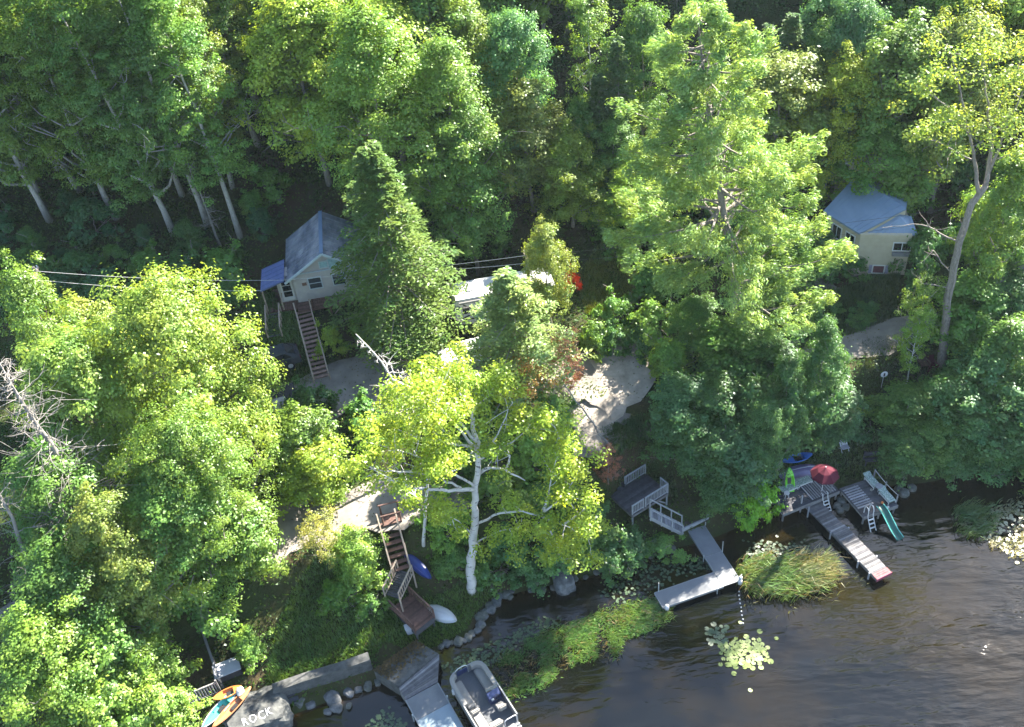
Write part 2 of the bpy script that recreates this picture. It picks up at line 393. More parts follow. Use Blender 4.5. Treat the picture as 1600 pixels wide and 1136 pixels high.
asphalt = mat('worn_asphalt', (0.12, 0.108, 0.1), .95, col2=(.23, .205, .18), scale=.55, bump=.25)
sunlit_gravel = mat('sunlit_gravel', (0.2, 0.175, 0.15), .95, col2=(.34, .3, .26), scale=1.3, bump=.4)
gravel = mat('gravel', (0.2, 0.18, 0.155), .95, var=.3, scale=5, bump=.5)
for nm, (L, hw) in ROADL.items():
    mb = MB(); n = len(L); rr = np.random.default_rng(3)
    T = np.gradient(L[:, :2], axis=0); T /= np.linalg.norm(T, axis=1)[:, None]; N = np.stack([-T[:, 1], T[:, 0]], -1)
    sm = lambda: np.convolve(rr.normal(0, .85, n+4), np.ones(3)/3, 'same')[2:-2]+rr.normal(0, .12, n); wl = hw+sm(); wr = hw+sm()
    dz = {'road': .05, 'driveway': .062, 'gravel_drive': .044, 'sunlit_parking': .075}[nm]
    vs = []
    for i in range(n):
        for w in (-wr[i], -wr[i]*.5, 0, wl[i]*.5, wl[i]): vs.append((L[i, 0]+N[i, 0]*w, L[i, 1]+N[i, 1]*w, L[i, 2]+dz+.03*(1-(w/hw)**2)))
    mb.add(vs, [(i*5+k, i*5+k+1, i*5+k+6, i*5+k+5) for i in range(n-1) for k in range(4)])
    struct(mb.build(nm, gravel if nm == 'gravel_drive' else (sunlit_gravel if nm == 'sunlit_parking' else asphalt), smooth=True))

# ------------------------------------------------------------------ water
def water_material():
    m = bpy.data.materials.new('lake_water'); m.use_nodes = True
    n, l = m.node_tree.nodes, m.node_tree.links; b = n['Principled BSDF']
    tc = n.new('ShaderNodeTexCoord')
    nz = n.new('ShaderNodeTexNoise'); nz.inputs['Scale'].default_value = .13; nz.inputs['Detail'].default_value = 5; nz.inputs['Roughness'].default_value = .6
    l.new(tc.outputs['Object'], nz.inputs['Vector'])
    rp = n.new('ShaderNodeValToRGB')                        # tea coloured water, the sandy bottom showing through in places
    rp.color_ramp.elements[0].position = .42; rp.color_ramp.elements[0].color = (0.0022, 0.0026, 0.0024, 1)
    rp.color_ramp.elements[1].position = .72; rp.color_ramp.elements[1].color = (0.011, 0.0075, 0.0018, 1)
    l.new(nz.outputs[0], rp.inputs[0])
    at = n.new('ShaderNodeAttribute'); at.attribute_name = 'shallow'
    n3 = n.new('ShaderNodeTexNoise'); n3.inputs['Scale'].default_value = 1.1; n3.inputs['Detail'].default_value = 4; l.new(tc.outputs['Object'], n3.inputs['Vector'])
    mu = n.new('ShaderNodeMath'); mu.operation = 'MULTIPLY'; l.new(at.outputs['Fac'], mu.inputs[0]); l.new(n3.outputs[0], mu.inputs[1])
    mx = n.new('ShaderNodeMix'); mx.data_type = 'RGBA'; mx.inputs['B'].default_value = (0.05, 0.028, 0.009, 1)
    l.new(mu.outputs[0], mx.inputs['Factor']); l.new(rp.outputs[0], mx.inputs['A']); l.new(mx.outputs['Result'], b.inputs['Base Color'])
    b.inputs['Roughness'].default_value = .05; b.inputs['IOR'].default_value = 1.4; b.inputs['Specular IOR Level'].default_value = .58
    mp = n.new('ShaderNodeMapping'); mp.inputs['Rotation'].default_value = (0, 0, math.radians(-24)); mp.inputs['Scale'].default_value = (.55, 1.9, 1)
    l.new(tc.outputs['Object'], mp.inputs[0])
    w1 = n.new('ShaderNodeTexNoise'); w1.inputs['Scale'].default_value = 1.15; w1.inputs['Detail'].default_value = 3; w1.inputs['Roughness'].default_value = .45; w1.inputs['Distortion'].default_value = .25
    l.new(mp.outputs[0], w1.inputs['Vector'])
    op = n.new('ShaderNodeAttribute'); op.attribute_name = 'open'          # ripples die out in the lee of the shore
    st = n.new('ShaderNodeMapRange'); st.inputs['To Min'].default_value = .04; st.inputs['To Max'].default_value = .34; l.new(op.outputs['Fac'], st.inputs['Value'])
    pn = n.new('ShaderNodeTexNoise'); pn.inputs['Scale'].default_value = .11; pn.inputs['Detail'].default_value = 3; l.new(mp.outputs[0], pn.inputs['Vector'])   # calm and ruffled patches
    pr = n.new('ShaderNodeMapRange'); pr.inputs['From Min'].default_value = .35; pr.inputs['From Max'].default_value = .65; pr.inputs['To Min'].default_value = .35; pr.inputs['To Max'].default_value = 1.5; l.new(pn.outputs[0], pr.inputs['Value'])
    pm_ = n.new('ShaderNodeMath'); pm_.operation = 'MULTIPLY'; l.new(st.outputs[0], pm_.inputs[0]); l.new(pr.outputs[0], pm_.inputs[1])
    bp = n.new('ShaderNodeBump'); bp.inputs['Distance'].default_value = .22
    sw = n.new('ShaderNodeMath'); sw.operation = 'MULTIPLY_ADD'; sw.inputs[1].default_value = 4.5; l.new(pn.outputs[0], sw.inputs[0]); l.new(w1.outputs[0], sw.inputs[2])      # long swell under the ripples
    l.new(pm_.outputs[0], bp.inputs['Strength']); l.new(sw.outputs[0], bp.inputs['Height']); l.new(bp.outputs[0], b.inputs['Normal'])
    return m
WATER = water_material()
wx, _, _ = stretched(-75, 85, 1.0, -2500, 2500); wy, _, _ = stretched(0, 66, 1.0, -2500, 300)
WX, WY = np.meshgrid(wx, wy); nx, ny = len(wx), len(wy)
dep = -TEV(np.clip(WX, -120, 120), np.clip(WY, -60, 200))
me = bpy.data.meshes.new('lake_water'); me.vertices.add(nx*ny); me.vertices.foreach_set('co', np.stack([WX, WY, 0*WX], -1).astype(np.float32).ravel())
ii = np.arange((ny-1)*(nx-1)); v0 = ii//(nx-1)*nx+ii % (nx-1); quads = np.stack([v0, v0+1, v0+nx+1, v0+nx], -1).astype(np.int32)
me.loops.add(quads.size); me.loops.foreach_set('vertex_index', quads.ravel()); me.polygons.add(len(quads)); me.polygons.foreach_set('loop_start', np.arange(0, quads.size, 4, dtype=np.int32)); me.update(calc_edges=True)
me.attributes.new('open', 'FLOAT', 'POINT').data.foreach_set('value', np.clip((dep-.4)/1.3, 0, 1).astype(np.float32).ravel())
me.attributes.new('shallow', 'FLOAT', 'POINT').data.foreach_set('value', np.clip(1-dep/.75, 0, 1).astype(np.float32).ravel())
me.materials.append(WATER); struct(link_mesh('lake_water', me))

# ------------------------------------------------------------------ trees: leaf sprays on limbs
def unit(v): return v/(np.linalg.norm(v, axis=-1, keepdims=True)+1e-9)
def leaf_quads(C, N, size, asp, rng, T=None):
    n = len(C); N = unit(N)
    if T is None: T = rng.normal(size=(n, 3))
    T = unit(T-N*(T*N).sum(-1, keepdims=True)); B = np.cross(N, T)
    s = (size*rng.uniform(.65, 1.35, n))[:, None]
    V = np.stack([C-T*s*.5, C+B*s*asp*.5+N*s*.1, C+T*s*.5, C-B*s*asp*.5+N*s*.1], 1)
    return V.reshape(-1, 3)
def wig(p, q, rng, k=4, a=.06):
    p = np.array(p, float); q = np.array(q, float); L = np.linalg.norm(q-p); out = [p]
    for i in range(1, k): out.append(p+(q-p)*i/k+rng.normal(0, a*L, 3)*np.array([1, 1, .5]))
    return out+[q]
TREES = {}
def broadleaf(key, seed, H, R, cb, ncl, per, ls, shape='round', tr=.22, bark=None, limbs=14, bend=.3, flat=.6, rcs=(.55, 1.15), asp=.6, open_=0.0, fork=False):
    rng = np.random.default_rng(seed); Hc = H*(1-cb); z0 = H*cb
    if shape == 'round': prof = lambda u: np.power(np.clip(np.sin(np.pi*np.clip(u*.88+.1, 0, 1)), 0, 1), .6)
    elif shape == 'tall': prof = lambda u: np.clip(np.power(np.clip(np.sin(np.pi*np.clip(u*.8+.17, 0, 1)), 0, 1), .75), 0, 1)
    elif shape == 'dome': prof = lambda u: np.sqrt(np.clip(1-np.clip(u, 0, 1)**2.4, 0, 1))*.98+.04
    elif shape == 'cone': prof = lambda u: (1-u)**.75*.95+.08
    ph = rng.uniform(0, 6.28, 6)
    u = 1-rng.random(ncl)**(1.25 if shape != 'dome' else 1.0); t = rng.uniform(0, 2*np.pi, ncl)
    lob = 1+.22*np.sin(2*t+ph[0]+3*u)+.2*np.sin(3*t+ph[1]-5*u)+.12*np.sin(5*t+ph[2]+8*u)
    rad = R*prof(u)*lob*np.power(rng.random(ncl), .38)
    cx = np.stack([rad*np.cos(t), rad*np.sin(t), z0+u*Hc], -1)
    cx[:, 2] -= .18*rad*(1-u)
    bdir = rng.normal(0, 1, 2); bdir /= np.linalg.norm(bdir)
    off = lambda z: bend*np.stack([bdir[0]*np.sin(z/H*2.2), bdir[1]*np.sin(z/H*2.2), 0*z], -1)
    cx = cx+off(cx[:, 2])
    k2 = int(ncl*1.7); j = rng.integers(0, ncl, k2-ncl)        # sprays split off the main ones, of uneven size and tilt
    cx = np.vstack([cx, cx[j]+rng.normal(0, .75*(R/3.2)**.5, (k2-ncl, 3))*np.array([1, 1, .8])]); ncl0, ncl = ncl, k2
    rc = rng.uniform(*rcs, ncl)*(R/3.2)**.5*np.where(np.arange(ncl) < ncl0, .95, .7)
    wgt = rc**1.6; idx = rng.choice(ncl, int(ncl0*per), p=wgt/wgt.sum()); n = len(idx)
    an = rng.uniform(.6, 1.5, (ncl, 3))
    g = rng.normal(size=(n, 3)); g = g/(np.linalg.norm(g, axis=1)[:, None])*np.power(rng.random(n), .45)[:, None]
    C = cx[idx]+g*np.stack([rc[idx], rc[idx], rc[idx]*flat], -1)*an[idx]
    lo = rng.random(n) < .16; C[lo] += rng.normal(0, .3*(R/3.2)**.5, (lo.sum(), 3))
    outw = unit(cx[idx]*np.array([1, 1, .3])-np.array([0, 0, .3*(z0+Hc*.4)]))
    N = np.array([0, 0, .8])+g*.7+outw*.45+rng.normal(0, .33, (n, 3))
    if open_: k = rng.random(n) > open_; C, N = C[k], N[k]
    crown = np_mesh(key+'_crown', leaf_quads(C, N, ls, asp, rng), 4, LEAF)
    mb = MB(); top = z0+Hc*.82; zs = np.linspace(0, top, 9)
    tp = np.stack([0*zs, 0*zs, zs], -1)+off(zs)+np.r_[np.zeros((1, 3)), rng.normal(0, .06*R/3, (8, 3))*np.array([1, 1, 0])]
    trr = tr*(1-.85*zs/top); trr[0] *= 1.35
    mb.tube(tp, trr, 8)
    order = np.argsort(-np.hypot(cx[:, 0], cx[:, 1])-.2*rng.random(ncl))
    for k in list(order[:limbs//2])+list(rng.choice(ncl, limbs-limbs//2, replace=False)):
        q = cx[k]; zb = max(z0*.75, q[2]-np.hypot(q[0], q[1])*rng.uniform(.6, 1.1)); zb = min(zb, top*.95)
        p = np.array([np.interp(zb, zs, tp[:, 0]), np.interp(zb, zs, tp[:, 1]), zb]); r0 = np.interp(zb, zs, trr)*.6
        pts = wig(p, q, rng); mb.tube(pts, [r0, r0*.75, r0*.5, r0*.35, .015], 5, cap=False)
        for j in range(3):
            a = pts[rng.integers(2, 5)]; b = a+rng.normal(0, .5*R/3, 3)+np.array([0, 0, .3]); mb.tube([a, (a+b)/2+rng.normal(0, .06, 3), b], [r0*.3, .02, .01], 4, cap=False)
    tm = mb.mesh(key+'_trunk', bark or BARK)
    tm.polygons.foreach_set('use_smooth', [True]*len(tm.polygons))
    TREES[key] = (crown, tm, H, R)

def hemlock(key, seed, H, R, nb, cb=.06, droop=.28, tr=.24, dens=12, ql=.34, up=0, gap=0):
    rng = np.random.default_rng(seed); Cs, Ns, Ts = [], [], []; mb = MB()
    zs = np.linspace(0, H, 8); mb.tube([(0, 0, z) for z in zs], tr*(1-.93*zs/H), 7)
    for i in range(nb):
        u = cb+(1-cb)*(i+rng.random())/nb; z = H*u; L = R*((1-u)/(1-cb))**.8*rng.uniform(.7, 1.15)+.3
        if gap and rng.random() < gap: L *= .55
        a = i*2.4+rng.normal(0, .3); d = np.array([math.cos(a), math.sin(a), 0]); side = np.array([-d[1], d[0], 0])
        s = np.linspace(.12, 1, dens)
        pos = lambda s: np.outer(s*L, d)+np.outer(z-droop*L*s**1.7+up*L*s+.12*L*s, [0, 0, 1])
        if L > .8:
            pp = pos(np.array([0, .4, .75, 1.0])); mb.tube(pp, [.05*L/R+.02, .035*L/R+.015, .02, .01], 4, cap=False)
        for sg in (-1, 1):
            tl = (.42*L*(1.05-s)**.8+.22)*rng.uniform(.7, 1.2, dens)
            for k in range(5):
                f = (k+.6)/5
                tw = unit(side*sg+d*.55)
                C = pos(s)+tw*(tl*f)[:, None]+rng.normal(0, .07, (dens, 3)); C[:, 2] -= tl*f*.22
                Cs.append(C); Ts.append(tw+rng.normal(0, .35, (dens, 3))-np.array([0, 0, .2])); Ns.append(np.array([0, 0, 1])+rng.normal(0, .35, (dens, 3)))
    C = np.vstack(Cs); crown = np_mesh(key+'_crown', leaf_quads(C, np.vstack(Ns), ql, .42, rng, np.vstack(Ts)), 4, NEEDLE)
    tm = mb.mesh(key+'_trunk', BARK); TREES[key] = (crown, tm, H, R)

def white_pine(key, seed, H, R, nb, cb=.16, ntw=22, nq=12):
    rng = np.random.default_rng(seed); Cs, Ns, Ts = [], [], []; mb = MB()
    zs = np.linspace(0, H, 12); tp = np.stack([.25*np.sin(zs*.2), .2*np.sin(zs*.31), zs], -1); mb.tube(tp, .42*(1-.93*(zs/H)), 9)
    for i in range(nb):
        u = cb+(1-cb)*((i//4)*4+rng.random()*1.5)/nb; u = min(u, .985); z = H*u
        a = i*2.39+rng.normal(0, .4); u = min(u+rng.normal(0, .012), .985); z = H*u
        if u < .32 and math.cos(a) < .2: continue            # the low limbs are left on one side only
        pr = math.sin(math.pi*min(1, (1-u)/(1-cb)*.62+.04))**.85
        L = R*pr*rng.uniform(.4, 1.4)+.4
        d = np.array([math.cos(a), math.sin(a), 0]); side = np.array([-d[1], d[0], 0])
        rise = rng.uniform(-.08, .24)
        pos = lambda s: d*(s*L)+np.array([0, 0, z+rise*L*s+.14*L*s**3-.12*L*s])
        mb.tube([pos(x) for x in (0, .35, .7, 1)], [.1*L/R+.02, .06*L/R+.015, .03, .012], 5, cap=False)
        n = int(ntw*(.35+.75*L/R))
        for k in range(n):
            s = .34+.66*rng.random()**.7; sp = (.36*L*(1.15-s)+.12)*rng.uniform(-1, 1)
            c = pos(s)+side*sp+d*abs(sp)*.35+np.array([0, 0, .1+rng.normal(0, .26)])
            g = unit(rng.normal(size=(nq, 3))+np.array([0, 0, .35]))
            Cs.append(c+g*(.42*rng.random((nq, 1))**.5)*np.array([1, 1, .85])); Ts.append(g+d*.8+np.array([0, 0, .5])); Ns.append(g+np.array([0, 0, .5])+rng.normal(0, .3, (nq, 3)))
    C = np.vstack(Cs); crown = np_mesh(key+'_crown', leaf_quads(C, np.vstack(Ns), .25, .26, rng, np.vstack(Ts)), 4, NEEDLE)
    tm = mb.mesh(key+'_trunk', BARK); tm.polygons.foreach_set('use_smooth', [True]*len(tm.polygons)); TREES[key] = (crown, tm, H, R)

broadleaf('maple_a', 11, 13, 4.0, .28, 130, 240, .225)
broadleaf('maple_b', 12, 13, 3.7, .25, 120, 240, .225, shape='dome')
broadleaf('maple_c', 13, 14, 3.6, .3, 120, 240, .225, shape='tall')
broadleaf('wide_maple', 14, 14, 7.2, .22, 260, 270, .225, shape='dome', tr=.35, limbs=26, flat=.42, rcs=(.55, 1.0))
broadleaf('poplar_a', 15, 24, 3.8, .22, 220, 200, .205, shape='tall', tr=.29, bark=PALEBARK, limbs=18, bend=.8, rcs=(.45, .95))
broadleaf('poplar_b', 16, 24, 3.5, .28, 200, 200, .205, shape='tall', tr=.26, bark=PALEBARK, limbs=16, bend=-.7, rcs=(.45, .9))
broadleaf('ash_a', 17, 18, 3.8, .22, 170, 220, .205, shape='tall', tr=.24, limbs=18)
broadleaf('sapling_a', 18, 6, 2.1, .12, 60, 230, .205, shape='round', tr=.07, limbs=8)
broadleaf('sapling_b', 19, 6, 2.3, .1, 60, 230, .205, shape='dome', tr=.07, limbs=8)
broadleaf('bush_a', 20, 2.6, 1.7, .02, 36, 170, .2, shape='dome', tr=.04, limbs=8, rcs=(.4, .7))
broadleaf('bush_b', 21, 2.2, 1.5, .02, 30, 170, .18, shape='round', tr=.04, limbs=8, rcs=(.35, .7))
broadleaf('young_birch', 22, 15, 2.6, .3, 90, 130, .2, shape='tall', tr=.13, bark=BIRCH, limbs=14, rcs=(.4, .85), open_=.15)
broadleaf('airy', 23, 9, 2.6, .2, 70, 110, .17, shape='round', tr=.1, limbs=14, open_=.3, rcs=(.4, .8))
hemlock('hemlock_a', 31, 18, 4.3, 165, dens=17, ql=.26, gap=.18)
hemlock('hemlock_b', 32, 12, 4.6, 115, droop=.16, gap=.3, dens=16, ql=.25)
hemlock('spruce_a', 33, 17, 2.7, 130, droop=.12, ql=.28)
hemlock('spruce_b', 34, 14, 3.0, 110, droop=.2, ql=.28, gap=.2)
white_pine('white_pine', 43, 27, 5.6, 132, ntw=40, nq=30)

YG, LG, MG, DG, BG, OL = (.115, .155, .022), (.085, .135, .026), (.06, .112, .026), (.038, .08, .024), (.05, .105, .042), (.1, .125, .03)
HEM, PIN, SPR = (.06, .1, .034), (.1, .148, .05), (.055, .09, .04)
TREELOG = []
def plant(key, base, H, color, label, cat='tree', group=None, R=None, rz=None, name=None, lean=(0, 0)):
    cm, tm, h0, r0 = TREES[key]
    o = thing(name or {'bush': 'shrub', 'hemlock': 'hemlock_tree', 'spruce': 'spruce_tree', 'white': 'pine_tree', 'maple': 'maple_tree', 'wide': 'maple_tree', 'poplar': 'poplar_tree', 'young': 'birch_tree', 'ash': 'leafy_tree', 'sapling': 'young_tree', 'airy': 'young_tree'}[key.split('_')[0]], label, cat, base, group)
    sz = H/h0; sr = sz if R is None else R/r0
    o.scale = (sr, sr, sz); o.rotation_euler = (Matrix.Rotation(lean[0], 3, 'Y') @ Matrix.Rotation(lean[1], 3, 'X') @ Matrix.Rotation(random.uniform(0, 6.28) if rz is None else rz, 3, 'Z')).to_euler()
    c = link_mesh('crown', cm, o); t = link_mesh('stem' if cat == 'shrub' else 'trunk', tm, o)
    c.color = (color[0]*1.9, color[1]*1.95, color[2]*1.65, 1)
    TREELOG.append((np.array(base), H, r0*sr)); return o
def by_top(px, py, H):
    d = ray(px, py)
    for t in np.arange(35, 240, .25):
        p = cC+d*t
        if p[2]-th(p[0], p[1]) < H: return ground_at(p[0], p[1]), t
    return ground_at(p[0], p[1]), t
def T(key, px, py, H, wpx, color, label, cat='tree', group=None, base=False, lean=(0, 0), name=None, rz=None):
    """a tree whose crown tip (or, with base, whose foot) was surveyed at a pixel; crown width from the survey too"""
    if base: b = G(px, py); t = np.linalg.norm(b-cC)
    else: b, t = by_top(px, py, H)
    dep = (np.array(b)+np.array([0, 0, H*.6])-cC)@cF
    R = wpx/2*dep/FPX*(.88 if TREES[key][0].materials[0] is LEAF else 1) if wpx else None
    return plant(key, b-np.array([0, 0, .15]), H+.15, color, label, cat, group, R, rz, name, lean)

# --- single trees of the photograph
T('white_pine', 1155, 556, 27.5, 280, PIN, 'towering white pine with long pale tufted limbs, tallest tree right of the centre', rz=-.5, base=True, lean=(-.15, 0))
T('hemlock_a', 577, 232, 17, 265, (.075, .118, .036), 'large drooping hemlock hiding the right side of the beige cottage')
T('hemlock_b', 792, 425, 11, 255, (.11, .15, .06), 'pale feathery hemlock standing in front of the white travel trailer')
T('wide_maple', 226, 463, 15, 325, (.12, .165, .032), 'very broad sunlit maple left of the cottage stairs')
T('maple_a', 95, 540, 13, 200, (.1, .15, .035), 'pale green tree behind the bare grey tree at the left edge')
T('maple_b', 25, 430, 12, 130, LG, 'rounded tree at the left edge below the poplar trunks')
T('sapling_a', 110, 485, 7, 120, OL, 'olive green young tree beside the broad maple, under the wires')
T('ash_a', 560, 25, 19, 200, LG, 'tall light green tree rising left of the top centre')
T('ash_a', 690, 70, 17, 170, LG, 'tall bright tree directly behind the hemlock beside the cottage')
T('maple_c', 818, 135, 11.5, 145, OL, 'olive tinged tree with a pointed crown above the trailer')
T('maple_b', 888, 215, 8.5, 120, YG, 'yellow green tree to the right of the olive pointed crown')
T('maple_c', 862, 515, 9.5, 85, OL, 'olive crowned tree whose thin trunks cross the right end of the trailer roof', base=True)
T('maple_c', 720, 215, 13, 140, MG, 'leafy tree with a visible thin trunk between hemlock and trailer')
T('maple_b', 992, 250, 6, 130, YG, 'yellow green crown left of the white pine limbs')
T('young_birch', 915, -8, 15, 100, LG, 'slim feathery tree standing alone at the top, right of centre')
T('maple_a', 800, 30, 14, 140, BG, 'blue green round tree at the top between two dark gaps')
T('maple_a', 1225, 92, 11, 200, OL, 'broad speckled crown right behind the white pine')
T('maple_b', 1330, 98, 11.5, 130, (.15, .175, .015), 'brightest yellow green crown above the grey roofed house')
T('maple_b', 1420, 52, 15, 210, LG, 'large round green tree overhanging the roof of the house')
T('maple_a', 1520, 35, 16, 170, OL, 'tall pale crown at the upper right behind the forked grey trunk')
T('maple_c', 1590, 250, 13, 130, LG, 'leafy tree at the right edge beside the forked trunk')
T('maple_b', 1380, 205, 9, 160, MG, 'dark green tree hanging over the ridge of the grey roof')
T('airy', 1455, 440, 6, 85, LG, 'light airy young tree beside the road on the right')
T('maple_b', 1085, 475, 5, 100, MG, 'shaded leafy tree left of the pine trunk by the parking area')
T('sapling_b', 1235, 355, 8.5, 120, MG, 'leafy tree in the pine shade left of the yellow house wall')
T('airy', 496, 812, 4.2, 90, (.15, .15, .04), 'sparse yellowish tree at the edge of the lower road')
T('airy', 882, 520, 5.5, 75, (.13, .06, .045), 'small tree with dusky red leaves beside the parking area')
T('airy', 815, 560, 6, 100, (.17, .1, .03), 'small tree with rusty orange leaves below the pale hemlock')
T('sapling_a', 485, 705, 4.5, 110, YG, 'rounded bright crown behind the lower road, left of the birch')
T('bush_a', 487, 612, 3.2, 90, DG, 'dark round bush at the foot of the cottage stairs', 'shrub')
T('bush_b', 512, 515, 2.4, 50, YG, 'small bright bush beside the cottage stairs', 'shrub')
T('bush_a', 1178, 764, 3.3, 72, (.085, .17, .012), 'vivid green rounded bush overhanging the water between the docks', 'shrub')
T('sapling_a', 462, 655, 5.5, 105, LG, 'leafy tree below the stone pile, right of the broad maple')
T('maple_a', 250, 760, 9, 210, MG, 'green tree on the lower left slope with a whitish stem')
T('wide_maple', 262, 668, 12, 250, LG, 'spreading tree in front of the broad maple, left of the lower road')
T('maple_c', 150, 790, 11, 150, OL, 'yellowish upright tree beside the foot of the bare grey tree')
T('maple_b', 55, 720, 11, 190, MG, 'dense tree at the left edge beneath the bare grey tree')
T('maple_a', 190, 870, 9, 170, OL, 'olive crowned tree with bent white trunk at lower left')
T('maple_b', 75, 880, 9, 190, MG, 'full green tree in the lower left thicket, left of the bent white trunk')
T('sapling_b', 275, 850, 7.5, 150, (.075, .14, .03), 'fresh green tree above the grey dock beam at lower left')
T('sapling_a', 372, 790, 6, 120, LG, 'green tree just left of the sparse yellowish one')
T('maple_b', 40, 985, 9, 190, LG, 'bright leafy tree in the bottom left corner')
T('sapling_b', 150, 985, 7, 170, MG, 'round tree in the bottom left thicket, second from the corner')
T('sapling_a', 220, 1012, 5.5, 100, LG, 'low tree beside the lattice gate at the bottom left')
T('sapling_b', 130, 1075, 5.5, 160, LG, 'lowest tree at the bottom left edge of the picture')
T('sapling_a', 220, 1085, 5, 110, LG, 'small tree hiding the shore below the lattice gate')
T('sapling_b', 545, 835, 3.4, 85, LG, 'bushy young tree left of the brown stair treads')
T('sapling_a', 1150, 520, 5, 140, MG, 'young tree directly below the pine trunk')
T('hemlock_b', 60, 610, 9, 130, MG, 'small feathery evergreen at the left edge')
T('airy', 948, 705, 3.6, 50, (.14, .06, .05), 'thin reddish shrub by the top of the grey deck', 'shrub')
T('young_birch', 1416, 602, 7, 60, LG, 'slender white stemmed birch on the lawn by the round sign', base=True)
T('bush_a', 893, 428, 1.8, 34, (.42, .05, .015), 'compact shrub with bright orange red leaves right of the trailer', 'shrub')

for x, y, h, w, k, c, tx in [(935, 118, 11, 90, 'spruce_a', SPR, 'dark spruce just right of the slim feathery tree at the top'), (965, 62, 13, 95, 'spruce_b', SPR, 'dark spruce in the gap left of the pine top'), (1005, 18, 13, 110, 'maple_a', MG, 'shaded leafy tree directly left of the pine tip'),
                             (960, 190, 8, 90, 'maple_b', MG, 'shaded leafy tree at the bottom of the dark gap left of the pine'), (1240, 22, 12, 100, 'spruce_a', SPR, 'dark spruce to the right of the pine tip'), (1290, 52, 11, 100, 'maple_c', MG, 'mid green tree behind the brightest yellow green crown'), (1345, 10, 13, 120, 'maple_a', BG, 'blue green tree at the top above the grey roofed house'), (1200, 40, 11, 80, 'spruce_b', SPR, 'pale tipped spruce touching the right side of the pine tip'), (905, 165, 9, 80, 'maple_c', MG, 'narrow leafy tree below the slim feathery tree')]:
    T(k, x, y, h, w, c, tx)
# poplars with bare lower trunks, upper left
for (x, y, h, k, ln, tx) in [(272, 366, 23, 'poplar_a', -.16, 'leftmost of three long bare poplar trunks above the cottage'), (325, 352, 23, 'poplar_b', -.06, 'middle one of three long bare poplar trunks above the cottage'),
                             (376, 371, 22, 'poplar_b', -.05, 'rightmost of three long bare poplar trunks, nearest the cottage roof'), (125, 298, 22, 'poplar_a', -.22, 'leaning poplar trunk with a bent side limb, upper left'),
                             (60, 303, 22, 'poplar_b', -.12, 'poplar trunk in deep shade near the left edge')]:
    T(k, x, y, h, None, MG, tx, base=True, lean=(ln, 0))

# shrubs and young trees of the shaded banks
ORD = ['first', 'second', 'third', 'fourth', 'fifth', 'sixth', 'seventh', 'eighth', 'ninth', 'tenth', 'eleventh', 'twelfth', 'thirteenth', 'fourteenth', 'fifteenth', 'sixteenth', 'seventeenth', 'eighteenth', 'nineteenth', 'twentieth']+['twenty-'+w for w in ('first', 'second', 'third', 'fourth', 'fifth', 'sixth', 'seventh', 'eighth', 'ninth')]
def nth(L, i): return ', '+ORD[sorted(range(len(L)), key=lambda k: L[k][0]).index(i)]+' from the left'
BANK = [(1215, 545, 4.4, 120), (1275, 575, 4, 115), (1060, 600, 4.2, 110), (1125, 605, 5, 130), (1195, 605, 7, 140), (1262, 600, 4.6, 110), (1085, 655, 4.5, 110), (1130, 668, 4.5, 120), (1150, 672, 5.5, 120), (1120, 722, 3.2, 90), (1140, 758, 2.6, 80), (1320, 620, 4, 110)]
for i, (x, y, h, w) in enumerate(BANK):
    T(('sapling_a', 'sapling_b')[i % 2], x, y, h, w, (DG, (.04, .085, .028), (.04, .085, .035))[i % 3], 'young tree in the shaded thicket below the pine'+nth(BANK, i), group='young trees on the shaded bank below the pine')  # greens darkened so the thicket looks shaded
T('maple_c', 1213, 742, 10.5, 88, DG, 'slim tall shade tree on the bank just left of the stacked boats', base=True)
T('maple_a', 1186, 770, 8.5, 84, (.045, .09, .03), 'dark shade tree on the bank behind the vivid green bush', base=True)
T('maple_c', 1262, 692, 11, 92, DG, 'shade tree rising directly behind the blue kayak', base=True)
RB = [(1430, 615, 4, 120), (1490, 600, 5, 120), (1545, 560, 6, 130), (1590, 510, 7, 120), (1580, 610, 5, 130), (1530, 650, 4, 120), (1470, 660, 3.6, 110), (1420, 680, 3, 90), (1585, 680, 3.4, 110), (1535, 450, 6, 130), (1590, 430, 6, 110), (1630, 600, 6, 140), (1640, 690, 4, 120), (1500, 690, 2.8, 90)]
for i, (x, y, h, w) in enumerate(RB):
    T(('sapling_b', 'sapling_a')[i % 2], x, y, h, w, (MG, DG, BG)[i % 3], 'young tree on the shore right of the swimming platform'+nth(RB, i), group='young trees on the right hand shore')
SB = [(905, 800, 2.6, 110), (860, 835, 2.2, 100), (985, 838, 2.0, 80), (1035, 845, 1.6, 70), (790, 850, 2.6, 90), (945, 845, 2, 80), (760, 880, 1.6, 60), (820, 880, 1.5, 70), (930, 795, 2.6, 80), (905, 835, 1.8, 70)]
for i, (x, y, h, w) in enumerate(SB):
    T(('bush_a', 'bush_b')[i % 2], x, y, h, w, (MG, BG, DG)[i % 3], 'low leafy shrub along the water between birch and grey deck'+nth(SB, i), 'shrub', 'shrubs along the water beside the birch')
LB = [(562, 878, 2.2, 80), (530, 915, 1.5, 70), (578, 935, 1.5, 55), (385, 995, 1.5, 70), (690, 800, 2.6, 80), (700, 860, 1.8, 70)]
for i, (x, y, h, w) in enumerate(LB):
    T(('bush_b', 'bush_a')[i % 2], x, y, h, w, (LG, (.07, .13, .02), MG)[i % 3], 'leafy shrub on the grassy bank around the brown stairs'+nth(LB, i), 'shrub', 'shrubs on the bank around the brown stairs')
HB = [(1240, 395, 3.2, 90), (1285, 365, 3.0, 90), (1318, 392, 2.2, 70), (1290, 468, 1.3, 60), (1345, 482, 1.4, 60), (1450, 365, 4, 90)]
